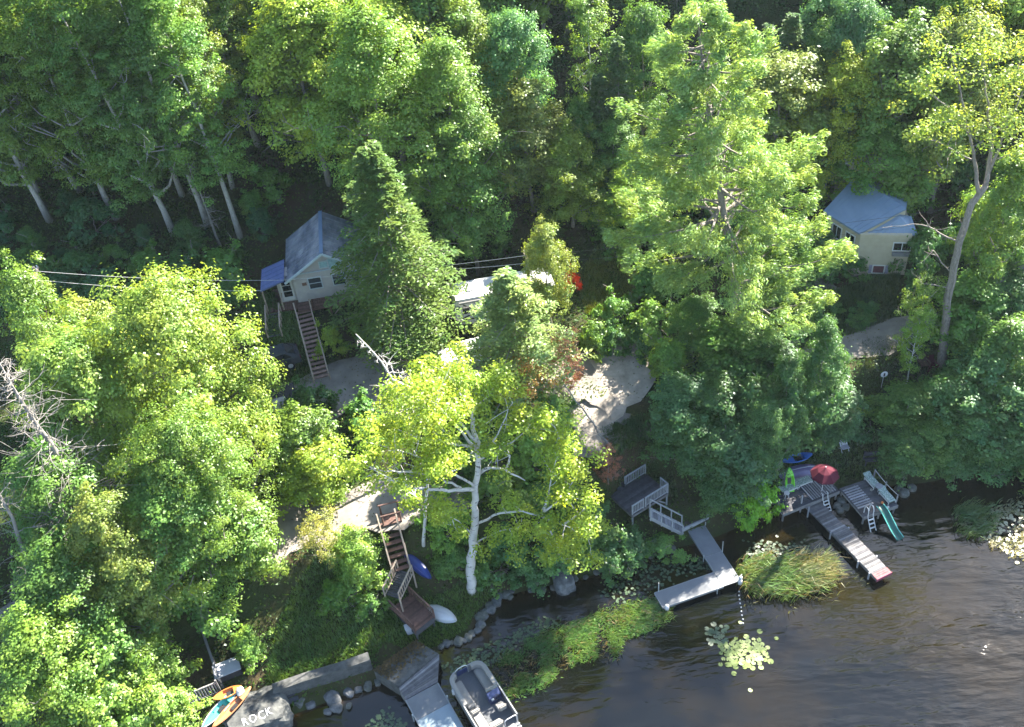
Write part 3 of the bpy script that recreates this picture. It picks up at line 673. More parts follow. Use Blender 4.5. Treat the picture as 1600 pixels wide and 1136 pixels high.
for i, (x, y, h, w) in enumerate(HB):
    T(('bush_a', 'bush_b')[i % 2], x, y, h, w, DG, 'dark bush around the yellow house and drive'+nth(HB, i), 'shrub', 'dark bushes around the yellow house')
CB = [(560, 640, 3, 90), (620, 480, 4, 100), (560, 500, 2.6, 70), (650, 520, 3, 90), (930, 510, 2.4, 60), (955, 470, 2.6, 60), (960, 520, 2, 50), (1000, 345, 3, 110), (965, 330, 2.6, 90), (1020, 480, 3, 90), (1030, 420, 2.6, 90), (1000, 520, 2, 60), (1050, 540, 3, 90), (840, 620, 3, 90), (760, 640, 3, 100), (870, 640, 3, 80), (760, 690, 3, 120), (830, 690, 3, 110), (700, 710, 2.6, 100), (780, 745, 2.4, 100), (850, 745, 2.2, 90)]
for i, (x, y, h, w) in enumerate(CB):
    T(('bush_a', 'bush_b')[i % 2], x, y, h, w, (MG, DG, LG, MG, LG)[i % 5], 'leafy shrub beside the driveway between cottage and parking area'+nth(CB, i), 'shrub', 'shrubs along the driveway')

# --- the forest behind: individual trees, kept clear of what the photograph shows open
KEEP = [(440, 325, 575, 480), (700, 425, 860, 510), (900, 375, 985, 470), (1275, 270, 1440, 460), (410, 400, 480, 480)]     # pixel boxes seen open
LIT = [(G(960, 395), 2.5), (G(970, 610), 3.0), (G(930, 650), 3.0), (G(790, 455)+np.array([0, 0, 3.2]), 2.5), (G(610, 812), 2.0), (G(955, 415), 2.5), (G(740, 440)+np.array([0, 0, 3]), 2.0), (G(600, 800), 1.5), (G(270, 500)+np.array([0, 0, 9.]), 5)]
def blocked(b, H, R, up=.35):
    for f in (up, .6, .85):
        q = pj(b+np.array([0, 0, H*f])); r = R*FPX/((b-cC)@cF)*.85
        for x0, y0, x1, y1 in KEEP:
            if x0-r < q[0] < x1+r and y0-r*.6 < q[1] < y1+r*.6: return True
    for p, r in LIT:
        v = b+np.array([0, 0, H*.55])-p; t = v[:2]@sun_dir[:2]/(sun_dir[:2]@sun_dir[:2])
        if 0 < t < 45:
            zr = p[2]+sun_dir[2]*t-b[2]
            if np.linalg.norm(v[:2]-sun_dir[:2]*t) < R*1.15+r*.8 and H*.15 < zr < H*1.02: return True
    return False
def scatter(xr, yr, sp, n, test, seed):
    rng = np.random.default_rng(seed); out = [t[0][:2] for t in TREELOG if t[1] > 5]; k0 = len(out); pts = np.zeros((0, 2)); got = []
    allp = np.array(out)
    for _ in range(n):
        p = np.array([rng.uniform(*xr), rng.uniform(*yr)])
        if len(allp) and (np.hypot(*(allp-p).T) < sp).any(): continue
        b = ground_at(*p)
        if b[2] < .4 or ROADM[int((p[1]-GY0)/GS), int((p[0]-GX0)/GS)] > .05: continue
        if not test(b, pj(b)): continue
        got.append(b); allp = np.vstack([allp, p]) if len(allp) else p[None]
    return got
FRNG = random.Random(5)
cnt = 0
def in_forest(b, q):
    x, y = q
    if not (-190 < x < 1790): return False
    lim = 345 if x < 430 else (300 if x < 940 else (265 if x < 1250 else 235))
    return y < lim and y > -520
for b in scatter((-74, 84), (40, 146), 2.95, 15000, in_forest, 3):
    x, y = pj(b)
    r = FRNG.random()
    if x < 500 and y < 345:
        key = 'poplar_a' if r < .45 else ('poplar_b' if r < .85 else 'spruce_b'); H = FRNG.uniform(18, 25); col = FRNG.choice([LG, LG, YG, MG])
        lab, grp = 'tall slim poplar in the dense stand on the upper left slope', 'poplars on the upper left slope'
        if key[0] == 's': H *= .6; col = SPR; lab, grp = 'dark spruce under the poplars on the upper left slope', 'dark spruces under the poplars'
    elif x < 930:
        key = FRNG.choice(['ash_a', 'maple_c', 'maple_a', 'ash_a', 'spruce_b']); H = FRNG.uniform(13, 18); col = FRNG.choice([LG, LG, YG, YG, MG])
        lab, grp = 'leafy tree in the wood behind the cottage and trailer', 'leafy trees in the wood behind the cottage'
        if key[0] == 's': col = SPR; H *= .85; lab, grp = 'dark spruce in the wood behind the cottage and trailer', 'spruces in the wood behind the cottage'
    else:
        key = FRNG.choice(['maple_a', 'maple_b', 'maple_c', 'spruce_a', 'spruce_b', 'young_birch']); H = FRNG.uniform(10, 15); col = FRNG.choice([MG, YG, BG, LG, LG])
        lab, grp = 'leafy tree in the shaded wood behind the pine and house', 'leafy trees in the wood behind the house'
        if key[0] == 's': col = SPR; lab, grp = 'dark spruce in the shaded wood behind the pine and house', 'spruces in the wood behind the house'
    h0, r0 = TREES[key][2:]; R = r0*H/h0*FRNG.uniform(.85, 1.15)
    if blocked(b, H, R): continue
    cnt += 1
    if cnt > 560: break
    plant(key, b-np.array([0, 0, .2]), H, col, lab, 'tree', grp, R, lean=(FRNG.uniform(-.1, .03) if x < 500 else FRNG.uniform(-.03, .03), FRNG.uniform(-.03, .03)))
def in_under(b, q):
    x, y = q; return (-60 < x < 425 and 330 < y < 500) or (425 < x < 930 and 250 < y < 430 and not 440 < x < 580) or (940 < x < 1260 and 240 < y < 400) or (1430 < x < 1700 and 250 < y < 400)
for b in scatter((-60, 60), (40, 90), 1.9, 2600, in_under, 4):
    key = FRNG.choice(['bush_a', 'bush_b', 'sapling_a']); H = FRNG.uniform(1.4, 3.2)
    if blocked(b, H, 1.5, .1): continue
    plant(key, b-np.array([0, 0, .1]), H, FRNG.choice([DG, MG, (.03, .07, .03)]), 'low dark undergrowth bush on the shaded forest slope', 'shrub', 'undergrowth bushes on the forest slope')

# --- special trees
def special_trunk(o, mb, bark, name='trunk'):
    ob = mb.build(name, bark, o, smooth=True); return ob
def cluster_crown(o, name, pts, rc, per, ls, color, seed, flat=.65):
    rng = np.random.default_rng(seed); pts = np.array(pts)-world_loc(o); idx = np.repeat(np.arange(len(pts)), per)
    g = unit(rng.normal(size=(len(idx), 3)))*np.power(rng.random(len(idx)), .45)[:, None]; rr = rng.uniform(.7, 1.2, len(pts))*rc
    C = pts[idx]+g*np.stack([rr[idx], rr[idx], rr[idx]*flat], -1)
    c = link_mesh(name, np_mesh('crown', leaf_quads(C, np.array([0, 0, .8])+g*.7+rng.normal(0, .45, C.shape), ls, .6, rng), 4, LEAF), o); c.color = (color[0]*1.9, color[1]*1.95, color[2]*1.65, 1); return c
# the leaning white birch: its foot and limbs surveyed, all in the plane of its trunk
def limb_tree(foot, spec, label, bark, color, rc, per, ls, seed, name, tr, depth=1.2, extra=0, twigs=5):
    """spec: list of limbs, each a list of (px, py, height above foot offset depth)"""
    rng = np.random.default_rng(seed); b = G(*foot); o = thing(name, label, 'tree', b-np.array([0, 0, .1]))
    vd = (b-cC)[:2]; vd /= np.linalg.norm(vd); mb = MB(); tips = []
    def at(px, py, dy):          # point on the upright plane through the foot, dy metres further away
        d = ray(px, py); n = np.array([vd[0], vd[1], 0]); t = ((b+n*dy-cC)@n)/(d@n); return cC+d*t
    for k, (r0, r1, pl, leafy) in enumerate(spec):
        pts = [at(*q) for q in pl]; n = len(pts); fine = smooth_line(pts, .5) if n > 2 else np.array(wig(pts[0], pts[1], rng))
        fine = fine+np.r_[np.zeros((1, 3)), rng.normal(0, .035, (len(fine)-1, 3))]
        mb.tube(fine, np.linspace(r0, r1, len(fine)), 8 if r0 > .1 else 5)
        if k and r0 < .12:
            for j in range(twigs):
                a = fine[rng.integers(len(fine)//3, len(fine))]; e = a+rng.normal(0, .8, 3)+np.array([0, 0, .35]); mb.tube(wig(a, e, rng, 3), [.03, .022, .016, .008], 4, cap=False)
                if leafy: tips.append(e)
        if leafy:
            for p in fine[len(fine)//2:][::2]: tips.append(p+rng.normal(0, .5, 3))
            tips += [fine[-1]+rng.normal(0, .7, 3) for _ in range(extra)]
    special_trunk(o, mb, bark)
    if tips and per: cluster_crown(o, 'crown', tips, rc, per, ls, color, seed)
    TREELOG.append((b, 10, 3)); return o
limb_tree((737, 922), [
 (.34, .12, [(737, 925, 0), (736, 880, .1), (742, 820, .2), (742, 770, .4), (748, 720, .6), (742, 680, .8), (735, 640, 1)], 0),
 (.12, .03, [(748, 740, .6), (770, 730, .4), (790, 735, .2), (820, 752, 0)], 0), (.09, .02, [(790, 735, .2), (797, 715, .3), (770, 690, .3)], 0),
 (.13, .03, [(742, 765, .4), (700, 765, -.2), (650, 762, -.6), (615, 750, -1), (585, 752, -1.2)], 0), (.09, .02, [(640, 762, -.7), (622, 735, -.6), (610, 715, -.4)], 0), (.06, .02, [(615, 752, -1), (595, 740, -1.1), (570, 745, -1.2)], 0),
 (.11, .03, [(745, 690, .7), (720, 660, 1.2), (700, 625, 1.8), (690, 595, 2.2)], 1), (.1, .02, [(742, 700, .7), (690, 690, .6), (640, 680, .4), (600, 660, .2)], 1),
 (.1, .02, [(735, 645, 1), (715, 610, 1.3), (700, 585, 1.5)], 1), (.1, .02, [(735, 645, 1), (760, 620, 1.8), (775, 600, 2.4)], 1), (.09, .02, [(742, 760, .4), (670, 720, -.8), (610, 700, -1.6), (570, 690, -2)], 1),
 (.08, .02, [(720, 762, 0), (660, 740, -1.5), (600, 735, -2.5), (545, 720, -3)], 1), (.1, .02, [(742, 700, .7), (690, 640, -1), (650, 610, -1.6)], 1), (.09, .02, [(745, 720, .6), (800, 690, .6), (830, 665, .8)], 1),
 (.09, .02, [(742, 820, .2), (790, 800, -.6), (840, 805, -1), (900, 830, -1.2), (925, 845, -1.2)], 1), (.08, .02, [(850, 800, -1), (860, 760, -.6), (870, 715, 0)], 1), (.08, .02, [(850, 800, -1), (885, 770, -1), (905, 735, -.6)], 1),
 (.07, .02, [(880, 820, -1.2), (915, 795, -1.4), (920, 770, -1.2)], 1), (.06, .02, [(742, 840, .2), (715, 815, -.6), (690, 800, -1)], 1), (.06, .02, [(742, 850, .2), (780, 830, -.5), (810, 825, -.9)], 1),
 (.07, .02, [(690, 690, .6), (640, 640, 1.4), (620, 620, 1.6)], 1), (.06, .02, [(770, 690, .3), (790, 650, 1.), (800, 630, 1.3)], 1), (.07, .02, [(742, 700, .7), (720, 730, -1.4), (690, 740, -2.4)], 1), (.07, .02, [(735, 650, 1), (690, 650, -1), (660, 655, -2)], 1),
 (.06, .02, [(870, 715, 0), (875, 690, .1), (868, 668, .2)], 1), (.06, .02, [(860, 830, -1.2), (870, 850, -1.4), (875, 870, -1.5)], 1)],
 'white barked birch with long pale limbs leaning over the shore', BIRCH, (.115, .15, .02), .85, 150, .19, 51, 'birch_tree', .3, extra=3)
limb_tree((662, 852), [(.13, .05, [(662, 853, 0), (664, 800, .1), (668, 755, .3), (655, 720, .5)], 0), (.05, .02, [(668, 755, .3), (690, 720, .6), (700, 690, .8)], 1), (.05, .02, [(664, 790, .2), (640, 770, .2), (625, 780, .1)], 1), (.05, .02, [(655, 720, .5), (640, 690, .8), (620, 680, 1)], 1)],
 'slim second birch stem just behind the white birch', BIRCH, (.12, .16, .02), .6, 120, .19, 52, 'birch_tree', .13)
# the tall forked grey tree at the right
limb_tree((1470, 572), [
 (.34, .2, [(1470, 573, 0), (1478, 500, .1), (1490, 420, .2), (1502, 365, .4), (1520, 320, .6), (1540, 290, .8)], 0),
 (.17, .04, [(1540, 290, .8), (1548, 240, 1.2), (1545, 190, 1.6), (1540, 130, 2)], 0), (.15, .04, [(1530, 305, .7), (1522, 250, .2), (1510, 190, 0), (1500, 130, 0)], 0), (.12, .03, [(1545, 270, 1), (1565, 220, 1), (1580, 170, 1)], 0),
 (.09, .03, [(1478, 505, .1), (1492, 430, -.3), (1510, 350, -.6), (1516, 310, -.6)], 0), (.07, .02, [(1500, 380, .4), (1470, 365, 0), (1440, 350, -.4), (1395, 355, -.8)], 0), (.06, .02, [(1490, 430, .2), (1470, 410, 0), (1460, 390, 0)], 0), (.06, .02, [(1485, 450, .1), (1460, 446, -.3), (1440, 442, -.6)], 0),
 (.06, .02, [(1510, 190, 0), (1470, 160, -.5), (1445, 130, -1)], 1), (.06, .02, [(1500, 140, 0), (1490, 100, 0), (1480, 70, 0)], 1), (.06, .02, [(1540, 140, 2), (1535, 100, 2), (1530, 65, 2)], 1), (.06, .02, [(1545, 200, 1.6), (1570, 150, 2), (1590, 110, 2)], 1),
 (.06, .02, [(1580, 180, 1), (1600, 140, 1), (1620, 120, 1)], 1), (.06, .02, [(1520, 250, .2), (1480, 230, -.6), (1450, 215, -1)], 1), (.06, .02, [(1550, 250, 1), (1590, 240, .6), (1620, 235, .4)], 1), (.05, .02, [(1515, 210, 0), (1490, 190, -1), (1470, 190, -1.4)], 1),
 (.05, .02, [(1548, 230, 1.2), (1560, 200, 0), (1575, 210, -.5)], 1)],
 'tall grey trunk forking high beside the road on the right, thin leafy crown', BARK, (.12, .155, .035), .9, 75, .21, 53, 'forked_tree', .34, extra=3)
# the bare grey tree on the left, the broken white snag, dead limbs
def bare_tree(foot, top, nb, L, label, seed, r0, name='bare_tree', bark=None, droop=0):
    rng = np.random.default_rng(seed); b = G(*foot); o = thing(name, label, 'dead tree', b-np.array([0, 0, .1])); mb = MB()
    vd = (b-cC)[:2]; vd /= np.linalg.norm(vd); n = np.array([vd[0], vd[1], 0]); d = ray(*top); e = cC+d*(((b+n*1.0-cC)@n)/(d@n))
    pts = np.array(wig(b, e, rng, 8, .012)); mb.tube(pts, np.linspace(r0, .03, 9), 7)
    for i in range(nb):
        f = rng.uniform(.22, .98); j = min(int(f*8), 7); p = pts[j]+(pts[j+1]-pts[j])*(f*8-j); a = rng.uniform(0, 6.28); l = L*(1.05-f)**.6*rng.uniform(.5, 1.1)
        q = p+np.array([math.cos(a)*l, math.sin(a)*l, rng.uniform(-.25, .45)*l]); w = wig(p, q, rng, 4, .05); mb.tube(w, [r0*.3*(1.1-f)+.02, .03, .022, .016, .01], 4, cap=False)
        for _ in range(6):
            s = w[rng.integers(1, 5)]; t = s+(q-p)/l*l*.3+rng.normal(0, .28*l, 3); mb.tube([s, (s+t)/2+rng.normal(0, .05, 3), t], [.02, .014, .008], 3, cap=False)
    special_trunk(o, mb, bark or DEADWOOD, 'trunk'); return o
bare_tree((185, 900), (-5, 560), 120, 3.6, 'bare grey dead tree with feathery branches at the left edge', 61, .38)
bare_tree((95, 960), (-40, 700), 34, 2.4, 'smaller bare dead tree leaning out at the left edge', 62, .2)
bare_tree((705, 690), (556, 522), 30, 1.7, 'broken white snag with a tuft of bare twigs above the driveway', 63, .17, 'dead_snag', BIRCH)
bare_tree((640, 660), (611, 572), 2, .4, 'short white broken stem right of the bare snag', 64, .14, 'dead_snag', BIRCH)
bare_tree((955, 700), (880, 600), 14, 1.3, 'thin grey leafless stem between birch and parking area', 66, .1)
bare_tree((345, 385), (285, 235), 22, 1.6, 'pale bare stem with curling dead branches among the poplar trunks', 67, .12)
bare_tree((1420, 480), (1450, 395), 8, .8, 'grey leafless sapling beside the forked trunk', 68, .07)

# ground cover: small plants on every bit of open land
def cover():
    rng = np.random.default_rng(9); n = 150000
    x = rng.uniform(-50, 52, n); y = rng.uniform(26, 82, n); z = th(x, y)
    i = np.int64((x-GX0)/GS); j = np.int64((y-GY0)/GS)
    dens = vnoise(x, y, 2.2, 11)+.5; k = (z > .22) & (ROADM[j, i] < .35) & (rng.random(n) < .35+.8*dens)
    x, y, z = x[k], y[k], z[k]; n = len(x)
    C = np.stack([x, y, z+rng.uniform(.03, .22, n)], -1); N = np.array([0, 0, .9])+rng.normal(0, .6, (n, 3))
    s = rng.uniform(.14, .3, n)
    o = link_mesh('ground_cover', np_mesh('ground_cover', leaf_quads(C, N, s, .5, rng), 4, LEAF)); o.color = (.055, .11, .018, 1); o['kind'] = 'stuff'
cover()
def road_litter():
    rng = np.random.default_rng(29); n = 60000; x = rng.uniform(-40, 45, n); y = rng.uniform(36, 66, n); i = np.int64((x-GX0)/GS); j = np.int64((y-GY0)/GS); m = ROADM[j, i]
    k = (m > .3) & (rng.random(n) < np.where(m < .95, .5, .07+.3*(vnoise(x, y, 1.7, 21) > .1))); x, y = x[k], y[k]; n = len(x)
    C = np.stack([x, y, th(x, y)+.14+rng.uniform(0, .03, n)], -1)
    o = link_mesh('leaf_litter', np_mesh('leaf_litter', leaf_quads(C, np.array([0, 0, 1])+rng.normal(0, .35, (n, 3)), .13, .6, rng), 4, LEAF)); o.color = (.075, .075, .035, 1); o['kind'] = 'stuff'
road_litter()
def undergrowth():
    rng = np.random.default_rng(19); n = 5200
    x = rng.uniform(-68, 72, n); y = rng.uniform(40, 128, n); b = np.stack([x, y, th(x, y)], -1); q = pj(b)
    k = np.array([(-150 < u < 1750) and -330 < v < 470 and in_forest(None, (u, min(v, 200))) and not any(x0-25 < u < x1+25 and y0-10 < v < y1+40 for x0, y0, x1, y1 in KEEP) for u, v in q])
    i = np.int64((x-GX0)/GS); j = np.int64((y-GY0)/GS); k &= (ROADM[j, i] < .1) & (q[:, 1] < np.where(q[:, 0] < 430, 470, np.where(q[:, 0] < 940, 330, 300)))
    b = b[k][:3000]; n = len(b); idx = np.repeat(np.arange(n), 62); r = rng.uniform(.5, 1.2, n)
    g = unit(rng.normal(size=(len(idx), 3)))*np.power(rng.random(len(idx)), .4)[:, None]; g[:, 2] = np.abs(g[:, 2])
    C = b[idx]+g*np.stack([r[idx], r[idx], r[idx]*1.1], -1)
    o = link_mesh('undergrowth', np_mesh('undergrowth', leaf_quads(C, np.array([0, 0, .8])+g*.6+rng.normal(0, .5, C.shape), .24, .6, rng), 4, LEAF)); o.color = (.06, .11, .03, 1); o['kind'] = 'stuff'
undergrowth()

# ------------------------------------------------------------------ materials of built things
siding = mat('beige_siding', (0.36, 0.345, 0.345), .7, var=.08, scale=2)
siding2 = mat('yellow_siding', (0.36, 0.32, 0.24), .7, var=.08, scale=2)
def metal_roof(name, c, c2, sc=1.5):
    return mat(name, c, .42, .0, col2=c2, scale=sc, stretch=(1, .35, 1), spec=.6)
roof_a = metal_roof('patched_grey_roofing', (.05, .065, .1), (.3, .31, .34), 1.1)
roof_b = metal_roof('blue_grey_roofing', (.12, .175, .26), (.16, .22, .32), .8)
bluepaint = mat('blue_paint', (.09, .12, .25), .5, var=.15)
white = mat('white_paint', (.48, .48, .48), .5, var=.05)
trim = mat('grey_trim', (.35, .42, .47), .6, var=.1)
glass = mat('window_glass', (.03, .04, .05), .08, var=.3, spec=.8)
dkglass = mat('dark_glass', (.012, .014, .018), .06, var=.3, spec=.8)
redwood = mat('red_brown_deck_stain', (.1, .056, .046), .75, var=.3, scale=4, obj=True)
treadwood = mat('worn_tread_wood', (.2, .13, .11), .8, var=.35, scale=5, obj=True)
railwood = mat('tan_rail_wood', (.3, .24, .19), .8, var=.25, scale=5)
greywood = mat('weathered_grey_wood', (.17, .165, .165), .85, var=.3, scale=4, obj=True, bump=.3)
darkdeck = mat('dark_deck_board', (.05, .05, .058), .8, var=.3, scale=4, obj=True)
palewood = mat('pale_grey_board', (.21, .21, .225), .8, var=.15, scale=4, obj=True)
whiterail = mat('whitewashed_rail', (.24, .25, .265), .7, var=.15, scale=4)
alu = mat('aluminium_decking', (.105, .112, .122), .55, col2=(.145, .152, .162), scale=1.1, bump=.05)
aluedge = mat('aluminium_edge', (.2, .21, .22), .45, .2, var=.1)
steel = mat('galvanised_post', (.5, .52, .54), .4, .5, var=.15)
whiteplastic = mat('white_plastic', (.42, .42, .43), .35, var=.04, spec=.5)
concrete = mat('old_concrete', (.035, .037, .036), .95, col2=(.1, .1, .098), scale=2.4, bump=.8)
rockm = mat('grey_rock', (.04, .043, .045), .9, col2=(.15, .152, .155), scale=2.2, bump=.7)
rockdk = mat('mossy_rock', (.045, .05, .04), .9, col2=(.14, .14, .13), scale=2.5, bump=.7)
def plastic(n, c, r=.35): return mat(n, c, r, var=.1, scale=2, spec=.5)
teal = plastic('teal_plastic', (.06, .45, .38)); orange = plastic('orange_plastic', (.55, .17, .04)); rust = plastic('brown_orange_plastic', (.36, .14, .06))
blue = plastic('blue_plastic', (.012, .03, .16)); skyblue = plastic('bright_blue_plastic', (.03, .13, .45)); lime = plastic('lime_plastic', (.16, .55, .03)); greyp = plastic('grey_plastic', (.35, .36, .4))
purple = plastic('faded_purple_hull', (.13, .11, .2)); silver = mat('dull_silver_hull', (.2, .21, .235), .45, .2, var=.2); green = plastic('green_plastic', (.004, .068, .05))
redcloth = mat('dark_red_canvas', (.065, .003, .014), .85, var=.12); black = mat('black_plastic', (.02, .02, .022), .5); tan = mat('beige_vinyl', (.2, .19, .175), .5, var=.06); tan2 = mat('warm_grey_vinyl', (.17, .167, .165), .5, var=.06)
carpet = mat('grey_marine_carpet', (.085, .09, .1), .95, var=.12, scale=20); navy = mat('dark_blue_panel', (.03, .04, .1), .3, spec=.6)
cushion = mat('green_patterned_fabric', (.004, .075, .048), .9, col2=(.46, .5, .47), scale=13)
brickish = mat('reddish_brick', (.25, .12, .09), .9, var=.3, obj=True)

# ------------------------------------------------------------------ the cottage on the left
FH = 10.0                                                   # floor level
A0 = P(466, 470, FH); A1 = P(573, 452, FH)
CF = Fr(A0, A1); CW = float(np.linalg.norm((A1-A0)[:2])); CD = 5.6; EH = 2.5; RH = 4.3
cot = thing('cottage', 'small beige cottage with patchy grey blue roof above the long wooden stairs', 'house', CF(CW/2, CD/2, -1.2))
mb = MB(); mb.box(CF, 0, CW, 0, .18, -1.4, EH); mb.box(CF, 0, .18, .18, CD-.18, -1.4, EH); mb.box(CF, CW-.18, CW, .18, CD-.18, -1.4, EH); mb.box(CF, 0, CW, CD-.18, CD, -1.4, EH)
wall = mb.build('wall', siding, cot)
mb = MB()
for y0 in (.02, CD-.2):
    mb = MB(); mb.add([CF(.05, y0, EH+.02), CF(CW-.05, y0, EH+.02), CF(CW/2, y0, RH-.12), CF(.05, y0+.16, EH+.02), CF(CW-.05, y0+.16, EH+.02), CF(CW/2, y0+.16, RH-.12)], [(0, 1, 2), (5, 4, 3), (0, 3, 4, 1), (1, 4, 5, 2), (2, 5, 3, 0)])
    mb.build('gable', siding, cot)
rf = None
for sg in (0, 1):
    xe = -.55 if sg == 0 else CW+.55; ze = EH-.32
    q = [CF(xe, -.5, ze), CF(CW/2, -.5, RH), CF(CW/2, CD+.3, RH), CF(xe, CD+.3, ze)]
    mb = MB().slab(q, .12); r = mb.build('roof', roof_a, cot); rf = rf or r
    n = 9                                                    # standing seams
    mb = MB()
    for i in range(n+1):
        y = -.5+(CD+.8)*i/n; mb.beam(CF(xe, y, ze+.02), CF(CW/2, y, RH+.02), .05, .05)
    mb.build('seam', roof_a, r)
MB().beam(CF(CW/2, -.52, RH+.03), CF(CW/2, CD+.32, RH+.03), .3, .06).build('ridge_cap', roof_b, cot)
for sg in (0, 1): MB().beam(CF(-.55 if sg == 0 else CW+.55, -.53, EH-.37), CF(CW/2, -.53, RH-.05), .05, .2).build('fascia_board', trim, cot)
MB().beam(CF(.0, -.03, EH-.03), CF(CW, -.03, EH-.03), .05, .1).build('trim_board', trim, cot)
def window(par, F, x0, x1, y, z0, z1, fm=trim, gm=glass, mull='h', d=-1):
    mb = MB(); t = .07
    mb.box(F, x0-t, x0, y-.05, y+.03, z0-t, z1+t); mb.box(F, x1, x1+t, y-.05, y+.03, z0-t, z1+t); mb.box(F, x0, x1, y-.05, y+.03, z0-t, z0); mb.box(F, x0, x1, y-.05, y+.03, z1, z1+t)
    if mull == 'h': mb.box(F, x0, x1, y-.04, y+.02, (z0+z1)/2-.025, (z0+z1)/2+.025)
    if mull == 'v': mb.box(F, (x0+x1)/2-.03, (x0+x1)/2+.03, y-.04, y+.02, z0, z1)
    w = mb.build('window', fm, par); MB().box(F, x0, x1, y-.02, y+.02, z0, z1).build('pane', gm, w); return w
window(cot, CF, 1.2, 2.15, -.01, .95, 1.9); window(cot, CF, 3.1, 4.0, -.01, .95, 1.9); window(cot, CF, 4.6, 5.3, -.01, .95, 1.9)
window(cot, CF, 2.35, 2.95, -.01, 2.75, 3.25, mull='', gm=mat('teal_boarded_pane', (.24, .38, .42), .4)); window(cot, CF, 3.05, 4.0, -.01, 2.6, 3.4, mull='', gm=bpy.data.materials['teal_boarded_pane'])
MB().box(CF, .65, 1.0, -.05, -.005, 1.35, 1.6).build('name_plaque', redwood, cot)
# entry with white framed door, lean-to porch roof on a post
mb = MB(); mb.box(CF, -1.35, -.002, .35, 1.6, -.2, 2.3); mb.build('entry_wall', siding, cot)
dr = MB().box(CF, -1.12, -.18, .30, .348, .0, 2.08).build('door', white, cot)
MB().box(CF, -.98, -.32, .285, .299, .35, 1.95).build('pane', dkglass, dr); MB().box(CF, -.3, -.24, .24, .3, 1.0, 1.05).build('handle', black, dr)
for z in (.85, 1.4): MB().box(CF, -.98, -.32, .278, .284, z, z+.05).build('glazing_bar', white, dr)
q = [CF(-2.5, -.7, 1.95), CF(-.55, -.7, 2.55), CF(-.55, 2.3, 2.55), CF(-2.5, 2.3, 1.95)]
pr = MB().slab(q, .1).build('porch_roof', bluepaint, cot)
mb = MB()
for i in range(6): mb.beam(CF(-2.5, -.7+i*.6, 1.97), CF(-.55, -.7+i*.6, 2.57), .05, .05)
mb.build('seam', bluepaint, pr)
MB().beam(CF(-2.4, -.6, -2.0), CF(-2.4, -.6, 1.88), .1, .1).build('porch_post', railwood, cot)
# deck: boards, posts, braces, rails
dk = MB().box(CF, -2.5, -.05, -.75, 2.4, -.3, -.18).box(CF, -.05, CW+.4, -1.25, -.05, -.3, -.18).build('deck_frame', redwood, cot)
for i in range(16):
    x = -2.48+i*.152; MB().box(CF, x, x+.14, -.75, 2.4, -.178, -.14).build('deck_board', redwood, dk)
for i in range(8):
    y = -1.24+i*.15; MB().box(CF, -.03, CW+.4, y, y+.138, -.178, -.14).build('deck_board', redwood, dk)
for x, y in ((-2.4, 2.2), (-.1, -1.15), (CW*.45, -1.15), (CW+.3, -1.15)):
    b = CF(x, y, 0); g = th(b[0], b[1]); MB().beam((b[0], b[1], g-.3), CF(x, y, -.3), .12, .12).build('deck_post', redwood, cot)
MB().beam(CF(CW*.45, -1.15, -1.3), CF(CW*.45+.9, -1.15, -.3), .08, .08).build('brace', railwood, cot)
def rail_fence(par, F, pts, h, gap, m, post=.09, bal=.045, balm=None, name='baluster'):
    """posts, two rails and single balusters along a run of points (world)"""
    for a, b in zip(pts[:-1], pts[1:]):
        a = np.array(a); b = np.array(b); L = np.linalg.norm(b-a); up = np.array([0, 0, 1.0])
        MB().beam(a+up*h, b+up*h, .1, .05).build('top_rail', m, par); MB().beam(a+up*.12, b+up*.12, .05, .07).build('bottom_rail', m, par)
        n = int(L/gap)
        for i in range(1, n):
            p = a+(b-a)*i/n; MB().beam(p+up*.14, p+up*(h-.02), bal, bal).build(name, balm or m, par)
        for p in (a, b): MB().beam(p-up*.1, p+up*(h+.03), post, post).build('rail_post', m, par)
rail_fence(cot, CF, [CF(1.2, -1.2, -.14), CF(CW+.35, -1.2, -.14)], .85, .16, redwood)
MB().beam(CF(-1.15, -.7, .78), CF(-1.15, .28, .78), .09, .06).build('top_rail', railwood, cot); MB().beam(CF(-1.15, -.7, -.14), CF(-1.15, -.7, .8), .09, .09).build('rail_post', railwood, cot)

def stairs(name, label, top, bot, width, n, tm, sm, rails=(1, 1), rh=.85, group=None, flat=()):
    """straight flight from top to bottom (world points at the middle of the flight); each tread a part"""
    top = np.array(top); bot = np.array(bot); o = thing(name, label, 'stairs', bot, group)
    F = Fr(top, bot); L = np.linalg.norm((bot-top)[:2]); H = top[2]-bot[2]
    zz = lambda x: -H*x/L
    for s in (-1, 1):
        MB().beam(F(0, s*width/2, -.12), F(L, s*width/2, -H-.12), .06, .26).build('stringer', sm, o)
        if rails[(s+1)//2]:
            MB().beam(F(0, s*(width/2+.03), rh), F(L, s*(width/2+.03), rh-H), .08, .07).build('handrail', sm, o)
            for i in range(4):
                x = L*i/3; MB().beam(F(x, s*(width/2+.05), zz(x)-.3), F(x, s*(width/2+.05), zz(x)+rh), .08, .08).build('rail_post', sm, o)
    for i in range(n):
        x = L*(i+.5)/n; MB().box(F, x-.5*L/n*.98, x+.5*L/n*.72, -width/2+.04, width/2-.04, zz(x)-.04, zz(x)+.02).build('tread', tm, o)
    return o, F, L, H
stairs('wooden_stairs', 'long brown stairs climbing from the driveway to the cottage deck', P(474, 484, FH-.2), G(505, 600)+np.array([0, 0, .1]), 1.15, 17, treadwood, railwood)
b2 = CF(-1.95, -3.2, 0); b2[2] = th(b2[0], b2[1])+.1
stairs('wooden_stairs', 'short dark stairs on the left side of the cottage deck', CF(-1.95, -.78, -.2), b2, 1.0, 8, darkdeck, railwood)

